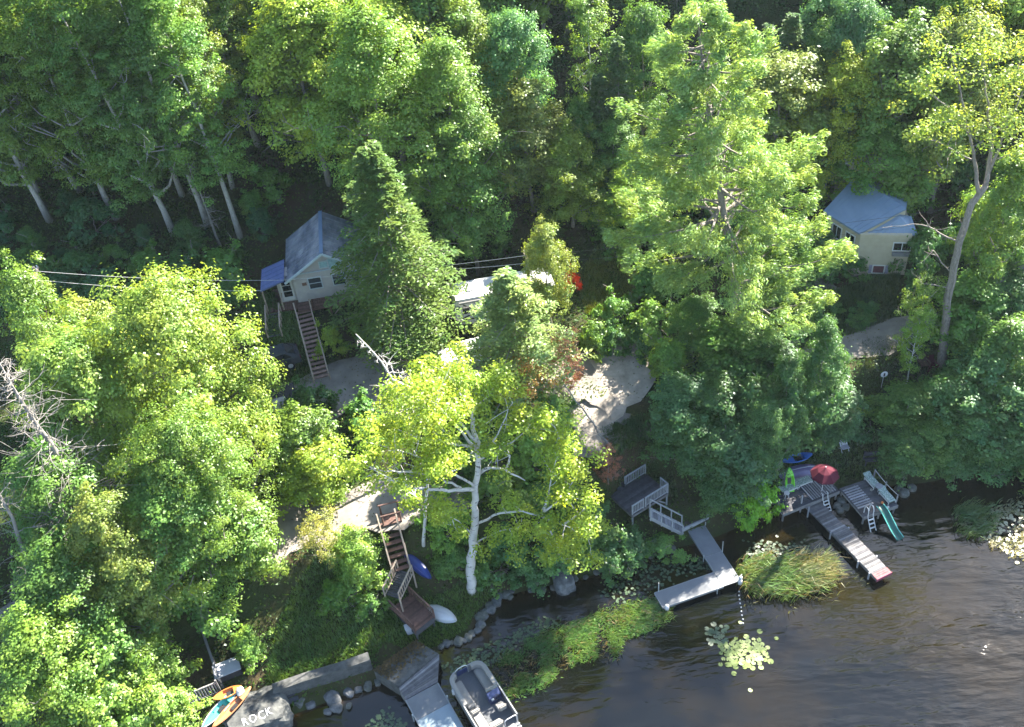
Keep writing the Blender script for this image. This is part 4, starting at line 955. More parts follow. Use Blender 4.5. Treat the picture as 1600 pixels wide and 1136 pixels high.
# ------------------------------------------------------------------ the yellow house on the right
B0 = P(1346, 414, 7.6); B1 = P(1405, 414, 7.6)
HF = Fr(B0, B1); 
hs = thing('house', 'pale yellow house with wide blue grey roof behind the pine', 'house', HF(3, 4, 0))
EZ = 11.85                                                   # eaves; a front wall and a wing wall set at an angle
def xy(px, py, z=EZ): return P(px, py, z)[:2]
fA, fB, fR = xy(1296, 336), xy(1345, 366), xy(1426, 368)
back = np.array([-(fR-fB)[1], (fR-fB)[0]]); back /= np.linalg.norm(back)
fR2, fA2 = fR+back*6.0, fA+back*6.0+(fR-fB)*.25
MB().prism([tuple(p) for p in (fA, fB, fR, fR2, fA2)], 7.0, EZ-.02).build('wall', siding2, hs)
def roof(q, nm='roof', n=8, par=hs, m=roof_b):
    r = MB().slab(q, .12).build(nm, m, par); mb = MB(); a, b, c, d = [np.array(v) for v in q]; upv = np.array([0, 0, .02])
    for i in range(1, n): mb.beam(a+(b-a)*i/n+upv, d+(c-d)*i/n+upv, .035, .035)
    mb.build('seam', m, r); return r
qA, qB, qC, qD = P(1286, 330, EZ), P(1343, 365, EZ), P(1416, 326, EZ+1.5), P(1338, 274, EZ+1.5)
roof([qA, qB, qC, qD], n=10)
roof([P(1344, 366, EZ-.1), P(1434, 367, EZ-.1), P(1424, 338, EZ+.8), P(1405, 335, EZ+1.12)], n=8)
roof([qD+np.array([0, 0, -.02]), qC+np.array([0, 0, -.02]), np.array([*(fR2+(fR-fB)*.1), EZ+.3]), np.array([*(fA2+(fR-fB)*.1), EZ+.3])], n=8)
g0, g1 = qB*.97+qC*.03, qC
v = [g0, g1, np.array([g1[0], g1[1], EZ]), np.array([g0[0], g0[1], EZ-.05])]; o_ = np.array([.12, .05, 0])
MB().add([p-np.array([0, 0, .15]) for p in v[:2]]+v[2:]+[p-np.array([0, 0, .15])-o_ for p in v[:2]]+[p-o_ for p in v[2:]], [(0, 1, 2, 3), (7, 6, 5, 4), (0, 4, 5, 1), (1, 5, 6, 2), (2, 6, 7, 3), (3, 7, 4, 0)]).build('gable', siding2, hs)
q0 = P(1345, 281, EZ+1.2); HF3 = Fr(q0, q0+np.array([fR[0]-fB[0], fR[1]-fB[1], 0]))
MB().box(HF3, -1.0, 3.4, .4, 2.4, -1.2, 1.4).build('dormer', siding2, hs)
roof([HF3(-1.4, .0, 1.5), HF3(3.8, .0, 1.5), HF3(3.8, 2.8, 1.9), HF3(-1.4, 2.8, 1.9)], n=6, m=mat('pale_dormer_roof', (.3, .29, .25), .7))
HF = Fr((fB[0], fB[1], 7.6), (fR[0], fR[1], 7.6)); HWL = Fr((fA[0], fA[1], 7.6), (fB[0], fB[1], 7.6)); wl_ = float(np.linalg.norm(fB-fA))
window(hs, HF, 2.55, 3.75, -.01, 2.9, 3.55, fm=white, gm=dkglass, mull='v')
MB().box(HF, 2.5, 3.8, -.3, -.08, 2.5, 2.78).build('flower_box', palewood, hs)
window(hs, HF, 1.35, 2.15, -.01, .75, 1.4, fm=white, gm=mat('red_curtained_glass', (.08, .03, .04), .2), mull='')
shm = mat('mauve_shutter', (.2, .19, .26), .6)
for x in (1.02, 2.25): MB().box(HF, x, x+.24, -.05, -.005, .7, 1.45).build('shutter', shm, hs)
for t in (.3, .72): window(hs, HWL, wl_*t-.45, wl_*t+.45, -.01, 2.7, 3.75, fm=white, gm=dkglass, mull='v')
MB().box(HF, 4.2, 4.95, -.03, -.002, -.3, .9).build('cellar_door', dkglass, hs)

# ------------------------------------------------------------------ utility poles and wires
def pole(px, py, h, label, cross=True):
    b = by_top(px, py, h)[0]; o = thing('utility_pole', label, 'utility pole', b)
    mb = MB(); mb.tube([b-np.array([0, 0, .3]), b+np.array([0, 0, h])], [.15, .1], 8); mb.build('pole', BARK, o)
    F = Fr(b, ang=.15)
    if cross:
        MB().box(F, -.08, .08, -.8, .8, h-.6, h-.48).build('crossarm', railwood, o)
        for y in (-.7, 0.3, .7): MB().tube([F(0, y, h-.48), F(0, y, h-.32)], .05, 6).build('insulator', white, o)
    return b+np.array([0, 0, h-.35])
p1 = pole(822, 395, 6.5, 'wooden utility pole with crossarm above the trailer'); p2 = pole(52, 418, 8.5, 'leaning grey utility pole at the left end of the wires')
p3 = G(1700, 430)+np.array([0, 0, 8.0])
wirem = mat('overhead_cable', (.4, .4, .38), .5)
dark_cable = mat('dark_cable', (.06, .06, .06), .6)
def wire(label, pts, sag=.35, r=.018, m=None):
    mb = MB(); n = 14
    for a, b in zip(pts[:-1], pts[1:]):
        a = np.array(a); b = np.array(b)
        mb.tube([a+(b-a)*t-np.array([0, 0, sag*4*t*(1-t)]) for t in np.linspace(0, 1, n)], r, 4)
    return tag(mb.build('overhead_wire', m or wirem), label, 'wire')
at_cot = CF(-.3, -.75, 2.6)
up = np.array([0, 0, 1])
wire('upper one of the two bright wires from the left pole to the cottage', [p2, at_cot], .3)
wire('lower bright wire from the left pole to the cottage porch', [p2-up*.8, CF(-2.4, -.72, 2.0)], .3)
wire('upper wire from the cottage past the hemlock to the pole by the trailer', [at_cot+up*.05, p1], .2)
wire('lower wire between the cottage and the pole by the trailer', [CF(CW, -.6, 2.2), p1-up*.7], .25)
wire('upper wire running right from the trailer pole past the yellow house', [p1, p3], .6, .012, dark_cable)
wire('lower wire running right from the trailer pole past the yellow house', [p1-up*.75, p3-up*1.2], .6, .012, dark_cable)

# ------------------------------------------------------------------ travel trailer, parked vehicles, shed, stone pile
T0 = P(716, 520, 7.2); T1 = P(872, 490, 7.2)
TF = Fr(T0, T1); TL = 8.2
tt = thing('travel_trailer', 'white travel trailer with black swoosh graphics behind the pale hemlock', 'trailer', TF(TL/2, 1.2, 0))
prof = [(0, .75), (.15, .6), (TL-.5, .6), (TL, 1.2), (TL, 2.5), (TL-.6, 3.05), (.25, 3.05), (0, 2.8)]
mb = MB(); n = len(prof); mb.add([TF(x, 0, z) for x, z in prof]+[TF(x, 2.45, z) for x, z in prof], [tuple(range(n)), tuple(range(2*n-1, n-1, -1))]+[(i, n+i, n+(i+1) % n, (i+1) % n) for i in range(n)])
mb.build('body', whiteplastic, tt, bevel=.05)
MB().box(TF, .2, TL-.6, .05, 2.4, 3.052, 3.09).build('roof', white, tt)
for x in (1.2, 3.2, 5.4): MB().box(TF, x, x+.55, .9, 1.45, 3.092, 3.2).build('roof_vent', whiteplastic, tt, bevel=.03)
for x, l in ((.6, .55), (2.4, 1.3), (6.2, .8)): MB().box(TF, x, x+l, -.02, .002, 1.7, 2.4).build('window', dkglass, tt)
MB().box(TF, 4.6, 5.25, -.03, .002, .7, 2.55).build('door', whiteplastic, tt)
for k, pts in enumerate([[(.1, 1.1), (1.2, 1.5), (2.4, 1.35), (4.2, 1.6)], [(.1, .85), (1.0, 1.15), (2.6, 1.0), (4.4, 1.2)], [(.7, 2.6), (1.3, 2.15), (2.3, 1.62)]]):
    mb = MB(); pp = smooth_line([np.array([a, b, 0.]) for a, b in pts], .2)
    for a, b in zip(pp[:-1], pp[1:]): mb.add([TF(a[0], -.012-.003*k, a[1]-.07), TF(b[0], -.012-.003*k, b[1]-.07), TF(b[0], -.012-.003*k, b[1]+.07), TF(a[0], -.012-.003*k, a[1]+.07)], [(0, 1, 2, 3)])
    mb.build('swoosh_graphic', black, tt)
MB().tube([TF(.4, -.12, 2.85), TF(5.9, -.12, 2.85)], .1, 8).build('awning', tan2, tt)
for x in (3.6, 4.5):
    wl = MB().tube([TF(x, -.05, .35), TF(x, .2, .35)], .36, 14).build('wheel', black, tt); MB().tube([TF(x, -.07, .35), TF(x, -.04, .35)], .2, 10).build('rim', steel, wl)

def car(px, py, heading, label, paint, z=None, name='parked_car', pickup=False):
    b = G(px, py); F = Fr(b, ang=heading); o = thing(name, label, 'car', b)
    L, Wd = 4.5, 1.8
    pr = [(0, .35), (0, .8), (.15, .95), (1.25, 1.02), (2.0, 1.5), (3.5, 1.5), (4.3, 1.05), (4.5, .9), (4.5, .35)]
    ins = [0, 0, 0, .02, .22, .22, .05, 0, 0]; n = len(pr); mb = MB()
    mb.add([F(x, -Wd/2+i, z) for (x, z), i in zip(pr, ins)]+[F(x, Wd/2-i, z) for (x, z), i in zip(pr, ins)], [tuple(range(n)), tuple(range(2*n-1, n-1, -1))]+[(i, n+i, n+(i+1) % n, (i+1) % n) for i in range(n)])
    mb.build('body', paint, o, bevel=.05)
    MB().slab([F(1.33, -.72, 1.095), F(1.33, .72, 1.095), F(1.97, .6, 1.5), F(1.97, -.6, 1.5)], .02).build('windshield', dkglass, o)
    MB().slab([F(3.56, .6, 1.49), F(3.56, -.6, 1.49), F(4.22, -.7, 1.13), F(4.22, .7, 1.13)], .02).build('rear_window', dkglass, o)
    for s in (-1, 1):
        MB().hexa([F(1.5, s*.86, 1.03), F(3.9, s*.86, 1.03), F(3.9, s*.8, 1.03), F(1.5, s*.8, 1.03), F(2.05, s*.74, 1.42), F(3.45, s*.74, 1.42), F(3.45, s*.66, 1.42), F(2.05, s*.66, 1.42)]).build('side_window', dkglass, o)
        for x in (.85, 3.6):
            wl = MB().tube([F(x, s*.7, .33), F(x, s*.92, .33)], .33, 14).build('wheel', black, o); MB().tube([F(x, s*.92, .33), F(x, s*.93, .33)], .2, 10).build('rim', steel, wl)
        MB().box(F, -.02, .06, s*.75-.16, s*.75+.16, .68, .82).build('headlight', white, o); MB().box(F, 4.45, 4.52, s*.75-.14, s*.75+.14, .75, .9).build('tail_light', redcloth, o)
        MB().box(F, 1.55, 1.7, s*.98-.1, s*.98+.1, 1.02, 1.16).build('mirror', paint, o)
    return o
car(688, 574, CF.ang()+.12, 'white car parked on the driveway in front of the hemlock', mat('white_car_paint', (.75, .75, .75), .25, var=.03, spec=.6))
car(380, 588, .3, 'dark car half hidden behind the broad maple', mat('dark_car_paint', (.03, .035, .05), .2, var=.1, spec=.7))
b = G(385, 712); SF = Fr(b, ang=.25); sh = thing('shed', 'low dark roofed shed with one pale panel beneath the left maples', 'shed', b)
MB().box(SF, 0, 4.2, 0, 3.0, -.3, 2.1).build('wall', darkdeck, sh); MB().slab([SF(-.3, -.3, 2.1), SF(4.5, -.3, 2.1), SF(4.5, 3.3, 2.7), SF(-.3, 3.3, 2.7)], .12).build('roof', mat('black_roofing', (.018, .018, .022), .8), sh)
MB().slab([SF(2.7, .3, 2.24), SF(3.7, .3, 2.24), SF(3.7, 2.2, 2.56), SF(2.7, 2.2, 2.56)], .04).build('skylight_panel', palewood, sh); MB().beam(SF(-.3, 2.2, 2.56), SF(2.6, 2.2, 2.56), .06, .05).build('roof_batten', palewood, sh)
b = G(437, 628); o = thing('brick_pile', 'reddish brick pile under the branches above the dark shed', 'bricks', b); F = Fr(b, ang=.5); rr = random.Random(4)
for k in range(3):
    for i in range(8-k*2):
        for j in range(3):
            MB().box(Fr(F(-.9+k*.2+i*.27, -.3+j*.22, k*.12), ang=.5+rr.uniform(-.15, .15)), -.12, .12, -.09, .09, 0, .11).build('brick', brickish, o)
b = G(352, 742); o = thing('covered_grill', 'dark domed barbecue grill under the trees at the left', 'grill', b)
MB().lathe(b+up*.7, [(.1, 0), (.3, .08), (.34, .22), (.28, .4), (.1, .5)], 12).build('lid', black, o, smooth=True)
for a in (0, 2.1, 4.2): MB().tube([b+np.array([.3*math.cos(a), .3*math.sin(a), 0]), b+np.array([.18*math.cos(a), .18*math.sin(a), .75])], .025, 6).build('leg', black, o)
o = None

# ------------------------------------------------------------------ brown stairs down the bank, lower deck
st1, F1, L1, H1 = stairs('brown_stairs', 'red brown bank stairs, sunlit at the top beside the lower road', BST_TOP, BST_BOT, 1.15, 8, redwood, railwood, rails=(1, 1))
o = thing('gate_frame', 'red brown timber landing frame at the head of the bank stairs', 'landing', G(605, 820)); F = Fr(G(601, 826)+up*.3, G(630, 818)+up*.3)
for x in (0, 1.2):
    for y in (0, 1.0): MB().beam(F(x, y, -.6), F(x, y, .9), .1, .1).build('post', redwood, o)
for y in (0, 1.0): MB().beam(F(-.1, y, .93), F(1.3, y, .93), .1, .06).build('top_rail', redwood, o)
for i in range(7): MB().box(F, .02, 1.18, .02+i*.14, .14+i*.14, 0, .04).build('floor_board', redwood, o)
LA = P(628, 893, 3.3); LB_ = P(630, 940, 1.75)
o = thing('timber_landing', 'narrow landing with slatted tan railings halfway down the bank stairs', 'landing', LA-up*3)
F = Fr(P(634, 893, 3.3), P(616, 944, 2.2)); LL = float(np.linalg.norm((P(616, 944, 2.2)-P(634, 893, 3.3))[:2]))
for i in range(int(LL/.15)):
    t = i*.15; MB().box(F, t, t+.135, -.55, .55, -.06-t*.28, -.02-t*.28).build('floor_board', darkdeck, o)
for s in (-.58, .58): rail_fence(o, F, [F(0, s, 0), F(LL, s, -LL*.28)], .9, .24, railwood)
for x, y in ((0, -.58), (0, .58), (LL, -.58), (LL, .58)):
    p = F(x, y, -.1); MB().beam((p[0], p[1], th(p[0], p[1])-.2), p, .1, .1).build('post', railwood, o)
d0 = P(611, 951, 1.7); d1 = P(630, 941, 1.7); d2 = P(662, 968, 1.7); d3 = P(650, 990, 1.7)
o = thing('lower_deck', 'low red brown deck with slatted rails at the foot of the bank stairs', 'deck', P(640, 965, 1.2)); F = Fr(d0, P(646, 985, 1.7)); 
DL, DW = 2.6, 1.6
for i in range(int(DL/.15)): MB().box(F, i*.15, i*.15+.136, 0, DW, -.05, 0).build('floor_board', redwood, o)
MB().box(F, 0, DL, .02, DW-.02, -.5, -.055).build('deck_frame', darkdeck, o)
rail_fence(o, F, [F(0, 0, 0), F(DL, 0, 0)], .85, .17, redwood); rail_fence(o, F, [F(0, DW, 0), F(DL, DW, 0)], .85, .17, redwood)
for x in (.1, DL-.1):
    for y in (.1, DW-.1):
        p = F(x, y, -.3); MB().beam((p[0], p[1], th(p[0], p[1])-.3), p, .1, .1).build('post', darkdeck, o)

# boats on land: hull from stations
def hull(F, L, Wd, D, m, name, label, cat, up_side=False, tilt=None, cockpit=True, rim=None, seat=True, pw=.8, tail=1.0, group=None):
    """open or sit-in boat along local x; F at its middle on the ground"""
    o = thing(name, label, cat, F(0, 0, 0), group); ns, nk = 15, 9; vs = []; sgn = -1 if up_side else 1
    R = Matrix.Identity(3) if tilt is None else tilt
    tr = lambda x, y, z: F(*(R @ Vector((x, y, z))))
    for i in range(ns):
        s = -1+2*i/(ns-1); w = Wd/2*max(.03, (1-abs(s)**2.2))**pw; 
        if s > 0: w = max(w, Wd/2*(1-tail)*(1-.3*s))
        sheer = .12*D*s*s; dep = D*(.55+.45*(1-s*s))
        for k in range(nk):
            a = math.pi*k/(nk-1); y = -w*math.cos(a); z = -dep*math.sin(a)**.8
            zz = D+sheer+z if not up_side else -z
            vs.append(tr(s*L/2, y, zz))
    fs = [(i*nk+k, i*nk+k+1, (i+1)*nk+k+1, (i+1)*nk+k) for i in range(ns-1) for k in range(nk-1)]+[tuple(range(nk)), tuple((ns-1)*nk+k for k in range(nk-1, -1, -1))]
    MB().add(vs, fs).build('hull', m, o, smooth=True)
    g = []
    for sd in (0, nk-1): g.append([np.array(vs[i*nk+sd]) for i in range(ns)])
    mb = MB(); mb.tube(g[0], .035, 5); mb.tube(g[1], .035, 5); mb.build('gunwale', rim or m, o, smooth=True)
    if not up_side:
        dv = []; df = []
        for i in range(ns):
            dv += [np.array(vs[i*nk])*.97+np.array(vs[i*nk+nk-1])*.03+up*.0, (np.array(vs[i*nk])+np.array(vs[i*nk+nk-1]))/2+up*.05, np.array(vs[i*nk])*.03+np.array(vs[i*nk+nk-1])*.97]
        keep = [i for i in range(ns-1) if not (cockpit and 5 <= i <= 9)]
        MB().add(dv, [(i*3+k, i*3+k+1, i*3+4+k, i*3+3+k) for i in keep for k in (0, 1)]).build('deck', m, o)
        if cockpit and seat: MB().hexa([tr(-.1, -Wd*.22, D*.3), tr(.35, -Wd*.22, D*.3), tr(.35, Wd*.22, D*.3), tr(-.1, Wd*.22, D*.3), tr(-.1, -Wd*.22, D*.45), tr(.35, -Wd*.22, D*.45), tr(.35, Wd*.22, D*.45), tr(-.1, Wd*.22, D*.45)]).build('seat', black, o)
    else:
        MB().tube([tr(s*L/2, 0, D*(.55+.45*(1-s*s))+.01) for s in np.linspace(-.95, .95, 9)], .025, 5).build('keel', rim or m, o)
    return o
bp = (G(667, 946)+G(706, 971))/2; F = Fr(bp, G(706, 971))
hull(F, 2.7, 1.0, .38, whiteplastic, 'rowing_boat', 'white boat lying upside down on the grass by the shore', 'boat', up_side=True, tilt=Matrix.Rotation(.2, 3, 'X'))
bp = P(655, 895, 2.5); bp[2] = th(bp[0], bp[1])+.75; F = Fr(bp, P(668, 915, 2.2))
hull(F, 2.7, .8, .3, blue, 'kayak', 'deep blue upturned kayak leaning beside the bank stairs', 'kayak', up_side=True, tilt=Matrix.Rotation(.9, 3, 'X') @ Matrix.Rotation(.25, 3, 'Y'))
b = G(641, 988); o = thing('grey_bin', 'small blue grey bin with white lid below the lower deck', 'bin', b); F = Fr(b, ang=.3)
MB().hexa([F(-.22, -.2, 0), F(.22, -.2, 0), F(.22, .2, 0), F(-.22, .2, 0), F(-.27, -.25, .6), F(.27, -.25, .6), F(.27, .25, .6), F(-.27, .25, .6)]).build('bin_body', greyp, o, bevel=.03); MB().box(F, -.29, .29, -.27, .27, .602, .66).build('lid', whiteplastic, o, bevel=.02)

# ------------------------------------------------------------------ grey deck with stairs down to the L dock
DZ = 2.7
E0 = P(988, 806, DZ); E1 = P(1045, 770, DZ)
F = Fr(E0, E1); EL = float(np.linalg.norm((E1-E0)[:2])); ED = 2.5
gd = thing('grey_deck', 'grey viewing deck with white balusters on the bank above the L dock', 'deck', F(EL/2, ED/2, -DZ+.4))
for i in range(int(ED/.145)): MB().box(F, 0, EL, i*.145, i*.145+.13, -.05, 0).build('deck_board', darkdeck, gd)
MB().box(F, .02, EL-.02, .02, ED-.02, -.28, -.055).build('deck_frame', greywood, gd)
rail_fence(gd, F, [F(.06, .06, 0), F(1.05, .06, 0)], .92, .13, whiterail); rail_fence(gd, F, [F(1.25, .06, 0), F(EL-.06, .06, 0)], .92, .13, whiterail)
rail_fence(gd, F, [F(EL*.42, ED-.06, 0), F(EL-.06, ED-.06, 0)], .92, .15, whiterail); rail_fence(gd, F, [F(EL-.06, .1, 0), F(EL-.06, .8, 0)], .92, .15, whiterail)
for x, y in ((.1, .1), (EL-.1, .1), (EL-.1, ED-.1), (.1, ED-.1), (EL*.5, .1)):
    p = F(x, y, -.28); MB().beam((p[0], p[1], th(p[0], p[1])-.3), p, .11, .11).build('deck_post', whiterail, gd)
MB().beam(F(EL-.1, .1, -1.1), F(EL-.9, .1, -.3), .08, .08).build('brace', whiterail, gd)
pt = F(1.15, -.55, 0); pb = P(1066, 826, .95)
stairs('grey_stairs', 'white railed steps from the grey deck down to the L dock', pt, pb, .85, 9, palewood, whiterail)
o = thing('timber_steps', 'dark timber steps cut in the bank behind the grey deck', 'steps', G(975, 765)); a = F(.2, ED+.05, -.1); F2 = Fr(a, P(966, 738, 3.9))
for i in range(5):
    p = F2(.25+i*.42, 0, i*.17); MB().box(Fr(p, ang=F2.ang()), -.18, .18, -.55, .55, -.3, .02).build('step', darkdeck, o)
o = thing('dock_landing', 'earth filled landing with pale timber edge where the L dock starts', 'landing', P(1085, 815, .4)); F = Fr(P(1063, 829, .8), P(1106, 810, .8)); l = float(np.linalg.norm((P(1106, 810, .8)-P(1063, 829, .8))[:2]))
MB().box(F, 0, l, .12, 1.9, -1.0, -.04).build('earth_fill', mat('dark_soil', (.06, .05, .04), .95), o); MB().box(F, -.1, l+.1, 0, .12, -1.0, .03).build('timber_edge', whiterail, o)
for x in (l, l+.3): MB().box(F, x-.06, x+.06, -.02 if x == l else .3, .1 if x == l else .42, -1.2, .75).build('post', whiterail, o)

# ------------------------------------------------------------------ L-shaped metal dock
KZ = .5
K0 = P(1086, 822, KZ); K1 = P(1144, 912, KZ); F = Fr(K0, K1); KL = float(np.linalg.norm((K1-K0)[:2])); kw = .66
ld = thing('metal_dock', 'L shaped grey metal dock reaching out past the reeds', 'dock', F(KL/2, 0, -.9))
def dock_section(x0, x1, y0, y1):
    MB().box(F, x0+.02, x1-.02, y0+.04, y1-.04, -.04, 0).build('deck_panel', alu, ld)
    MB().box(F, x0, x1, y0, y0+.04, -.18, .012).box(F, x0, x1, y1-.04, y1, -.18, .012).build('side_rail', aluedge, ld)
    MB().box(F, x0, x0+.03, y0+.04, y1-.04, -.16, .008).build('end_rail', aluedge, ld)
dock_section(0, KL*.5, -kw, kw); dock_section(KL*.5+.01, KL, -kw, kw)
AL = float(np.linalg.norm((P(1044, 943, KZ)-P(1116, 903, KZ))[:2]))+.6
MB().box(F, KL-1.27, KL-.05, -kw-AL, -kw-.03, -.04, .0).build('deck_panel', alu, ld); MB().box(F, KL-1.31, KL-1.27, -kw-AL, -kw-.02, -.18, .012).box(F, KL-.05, KL, -kw-AL, -kw-.02, -.18, .012).build('side_rail', aluedge, ld)
MB().box(F, KL-1.27, KL-.05, -kw-AL-.03, -kw-AL, -.16, .008).build('end_rail', aluedge, ld)
for x, y, h in ((KL*.5, kw+.05, 1.0), (KL*.5, -kw-.05, .15), (KL-.1, kw+.05, .5), (KL-1.3, -kw-AL+.3, .9), (KL+.03, -kw-AL*.1, .1), (KL+.03, -kw-AL+.2, .2), (.2, kw+.05, .3)):
    MB().tube([F(x, y, -1.9), F(x, y, h)], .035, 8).build('dock_post', steel, ld)
for x, y in ((KL+.06, kw-.1), (KL+.06, -kw-AL+.25)): MB().lathe(F(x, y, -.25), [(.05, 0), (.14, .04), (.16, .2), (.14, .42), (.05, .48)], 10).build('corner_bumper', whiteplastic, ld, smooth=True)
o = tag(MB().lathe(F(KL+.06, kw-.1, -.0)+up*.25, [(.05, 0), (.13, .08), (.12, .25), (.03, .32)], 10).build('dock_float', whiteplastic, smooth=True), 'white round float on the outer corner of the L dock', 'float')
mb = MB(); r = thing('float_line', 'string of small white floats trailing in the water below the L dock', 'float line', P(1154, 945, 0))
for i in range(9): MB().lathe(P(1154+i*.9+rr.uniform(-.8, .8), 925+i*6.2, -.02), [(.02, 0), (.05, .03), (.05, .08), (.02, .1)], 7).build('float', whiteplastic, r)

# ------------------------------------------------------------------ wooden dock on the right, with single planks
WZ = .62
W0 = P(1263, 780, WZ); W1 = P(1380, 900, WZ); F = Fr(W0, W1); WL = float(np.linalg.norm((W1-W0)[:2]))
wd = thing('wooden_dock', 'long weathered plank dock with red paint at its outer end', 'dock', F(WL/2, 0, -1.0))
pm = [mat('weathered_plank', (.11, .107, .11), .85, var=.25, scale=3, obj=True, bump=.3), mat('dark_plank', (.075, .073, .08), .85, var=.3, scale=3, obj=True), mat('bleached_lit_plank', (.17, .165, .17), .85, var=.15, scale=3, obj=True)]
redpl = mat('faded_red_plank', (.24, .04, .05), .8, col2=(.2, .13, .13), scale=2.5)
n = int(WL/.15); rr = random.Random(12)
for i in range(n):
    x = i*WL/n; sec = x/WL; off = 0 if sec < .38 else .08; w = .64 if sec < .18 else .6
    if sec > .93: m = redpl
    elif .55 < sec < .85: m = pm[1] if i % 3 == 0 else pm[2 if i % 3 == 1 else 0]  # alternating pale and dark planks paint sunlit patches on this stretch
    else: m = pm[rr.choice([0, 0, 0, 1, 2])]
    MB().box(F, x+.008, x+WL/n-.008, -w+off+rr.uniform(-.02, .02), w+off+rr.uniform(-.02, .02), -.04, rr.uniform(-.004, .006)).build('plank', m, wd)
for s in (-.5, .5): MB().box(F, 0, WL, s-.04, s+.04, -.24, -.045).build('stringer', greywood, wd)
MB().box(F, WL+.002, WL+.05, -.55, .72, -.26, .01).build('end_board', mat('maroon_board', (.2, .05, .08), .7), wd)
for x, y, h in ((.05, -.7, .75), (.9, -.7, .45), (3.2, -.62, .05), (6.0, -.62, .05), (WL-.6, -.62, .05), (3.4, .75, .0), (6.2, .75, .0)):
    MB().tube([F(x, y, -2.0), F(x, y, h)], .06, 8).build('dock_post', palewood, wd)

# ------------------------------------------------------------------ swimming platforms
PZ = .95
def platform(c0, c1, z, depth, label, boards, front=.0):
    a = P(*c0, z); b = P(*c1, z); F = Fr(a, b); L = float(np.linalg.norm((b-a)[:2])); o = thing('swimming_platform', label, 'platform', F(L/2, depth/2, -z+.1))
    n = int(depth/.145)
    for i in range(n): MB().box(F, 0, L, i*depth/n+.005, (i+1)*depth/n-.008, -.04, 0).build('deck_board', darkdeck, o)
    MB().box(F, .0, L, -.05, -.002, -.28, .01).build('front_board', greywood, o)
    MB().box(F, .02, L-.02, .05, depth-.02, -.22, -.045).build('deck_frame', greywood, o)
    for x in (.15, L/2, L-.15):
        for y in (.12, depth-.15):
            MB().tube([F(x, y, -z-1.2), F(x, y, -.2)], .07, 7).build('platform_post', greywood, o)
    return o, F, L
pl, PF, PL = platform((1223, 803), (1312, 767), PZ, 2.0, 'dark platform left of the umbrella, holding two loungers and a stool', None)
pr_, QF, QL = platform((1349, 808), (1403, 789), .9, 2.9, 'dark platform on the right with slide and white ladder', None)
def slat_mat(F, x0, x1, y0, y1, n, along, label):
    o = thing('slatted_mat', label, 'slat mat', F((x0+x1)/2, (y0+y1)/2, 0))
    for i in range(n):
        if along == 'x': MB().box(F, x0, x1, y0+(y1-y0)*i/n, y0+(y1-y0)*(i+.5)/n, .004, .05).build('slat', palewood, o)
        else: MB().box(F, x0+(x1-x0)*i/n, x0+(x1-x0)*(i+.5)/n, y0, y1, .004, .05).build('slat', palewood, o)
    for k in (.2, .8):
        if along == 'x': MB().box(F, x0+(x1-x0)*k, x0+(x1-x0)*k+.05, y0, y1, .001, .003).build('batten', greywood, o)
        else: MB().box(F, x0, x1, y0+(y1-y0)*k, y0+(y1-y0)*k+.05, .001, .003).build('batten', greywood, o)
def local(F, px, py, z=0): q = P(px, py, F.o[2]+z); return F.inv(q)
a = local(PF, 1290, 776); slat_mat(PF, PL-2.2, PL-.1, .15, 1.55, 11, 'y', 'pale slatted mat by the plank dock on the left platform')
a = local(QF, 1336, 790); c = local(QF, 1345, 763); slat_mat(QF, .1, 1.35, .75, 2.75, 9, 'x', 'pale slatted mat on the right platform beside the ladder')
def lounger(F, x, y, rz, label):
    b = F(x, y, 0); o = thing('sun_lounger', label, 'lounger', b, 'patterned loungers on the swimming platforms', rz); L = Fr((0, 0, 0), ang=0)
    MB().box(L, -.4, .7, -.28, .28, .22, .32).build('cushion', cushion, o, local=True, bevel=.03)
    MB().slab([L(-.4, -.28, .33), L(-.4, .28, .33), L(-.68, .28, .44), L(-.68, -.28, .44)][::-1], .1).build('backrest', cushion, o, local=True)
    MB().box(L, -.45, .72, -.31, -.28, .16, .24).box(L, -.45, .72, .28, .31, .16, .24).build('frame', white, o, local=True)
    for sx in (-.4, .66):
        for sy in (-.29, .29): MB().box(L, sx-.02, sx+.02, sy-.02, sy+.02, .002, .218).build('leg', white, o, local=True)
    return o
def put(F, px, py): q = local(F, px, py, .25); return q[0], q[1]
x, y = put(PF, 1227, 759+3); lx, ly = put(PF, 1233, 761); lounger(PF, lx-.1, ly, PF.ang(), 'green and white lounger beside the white stool on the left platform')
lx, ly = put(PF, 1253, 752); lounger(PF, lx, ly, PF.ang(), 'green and white lounger close to the red umbrella')
lx, ly = put(QF, 1362, 750); lounger(QF, lx, ly, QF.ang()-math.pi/2, 'green and white lounger at the back of the right platform')
lx, ly = put(QF, 1385, 773); lounger(QF, lx, ly, QF.ang()-math.pi/2, 'green and white lounger nearest the slide on the right platform')
x, y = put(PF, 1229, 773); b = PF(x, y, 0); o = thing('stool', 'white plastic stool at the left edge of the left platform', 'stool', b)
MB().lathe(b+up*.42, [(.1, 0), (.2, .0), (.2, .04), (.1, .05)], 12).build('seat', whiteplastic, o)
for k in range(4): MB().tube([b+np.array([.2*math.cos(k*1.57+.8), .2*math.sin(k*1.57+.8), 0]), b+np.array([.13*math.cos(k*1.57+.8), .13*math.sin(k*1.57+.8), .42])], .022, 6).build('leg', whiteplastic, o)
x, y = put(QF, 1373, 762); b = QF(x, y, 0); o = thing('side_table', 'round grey table with pale top between the two right loungers', 'table', b)
MB().lathe(b+up*.4, [(.2, 0), (.27, 0), (.27, .05), (.2, .06)], 14).build('table_top', silver, o)
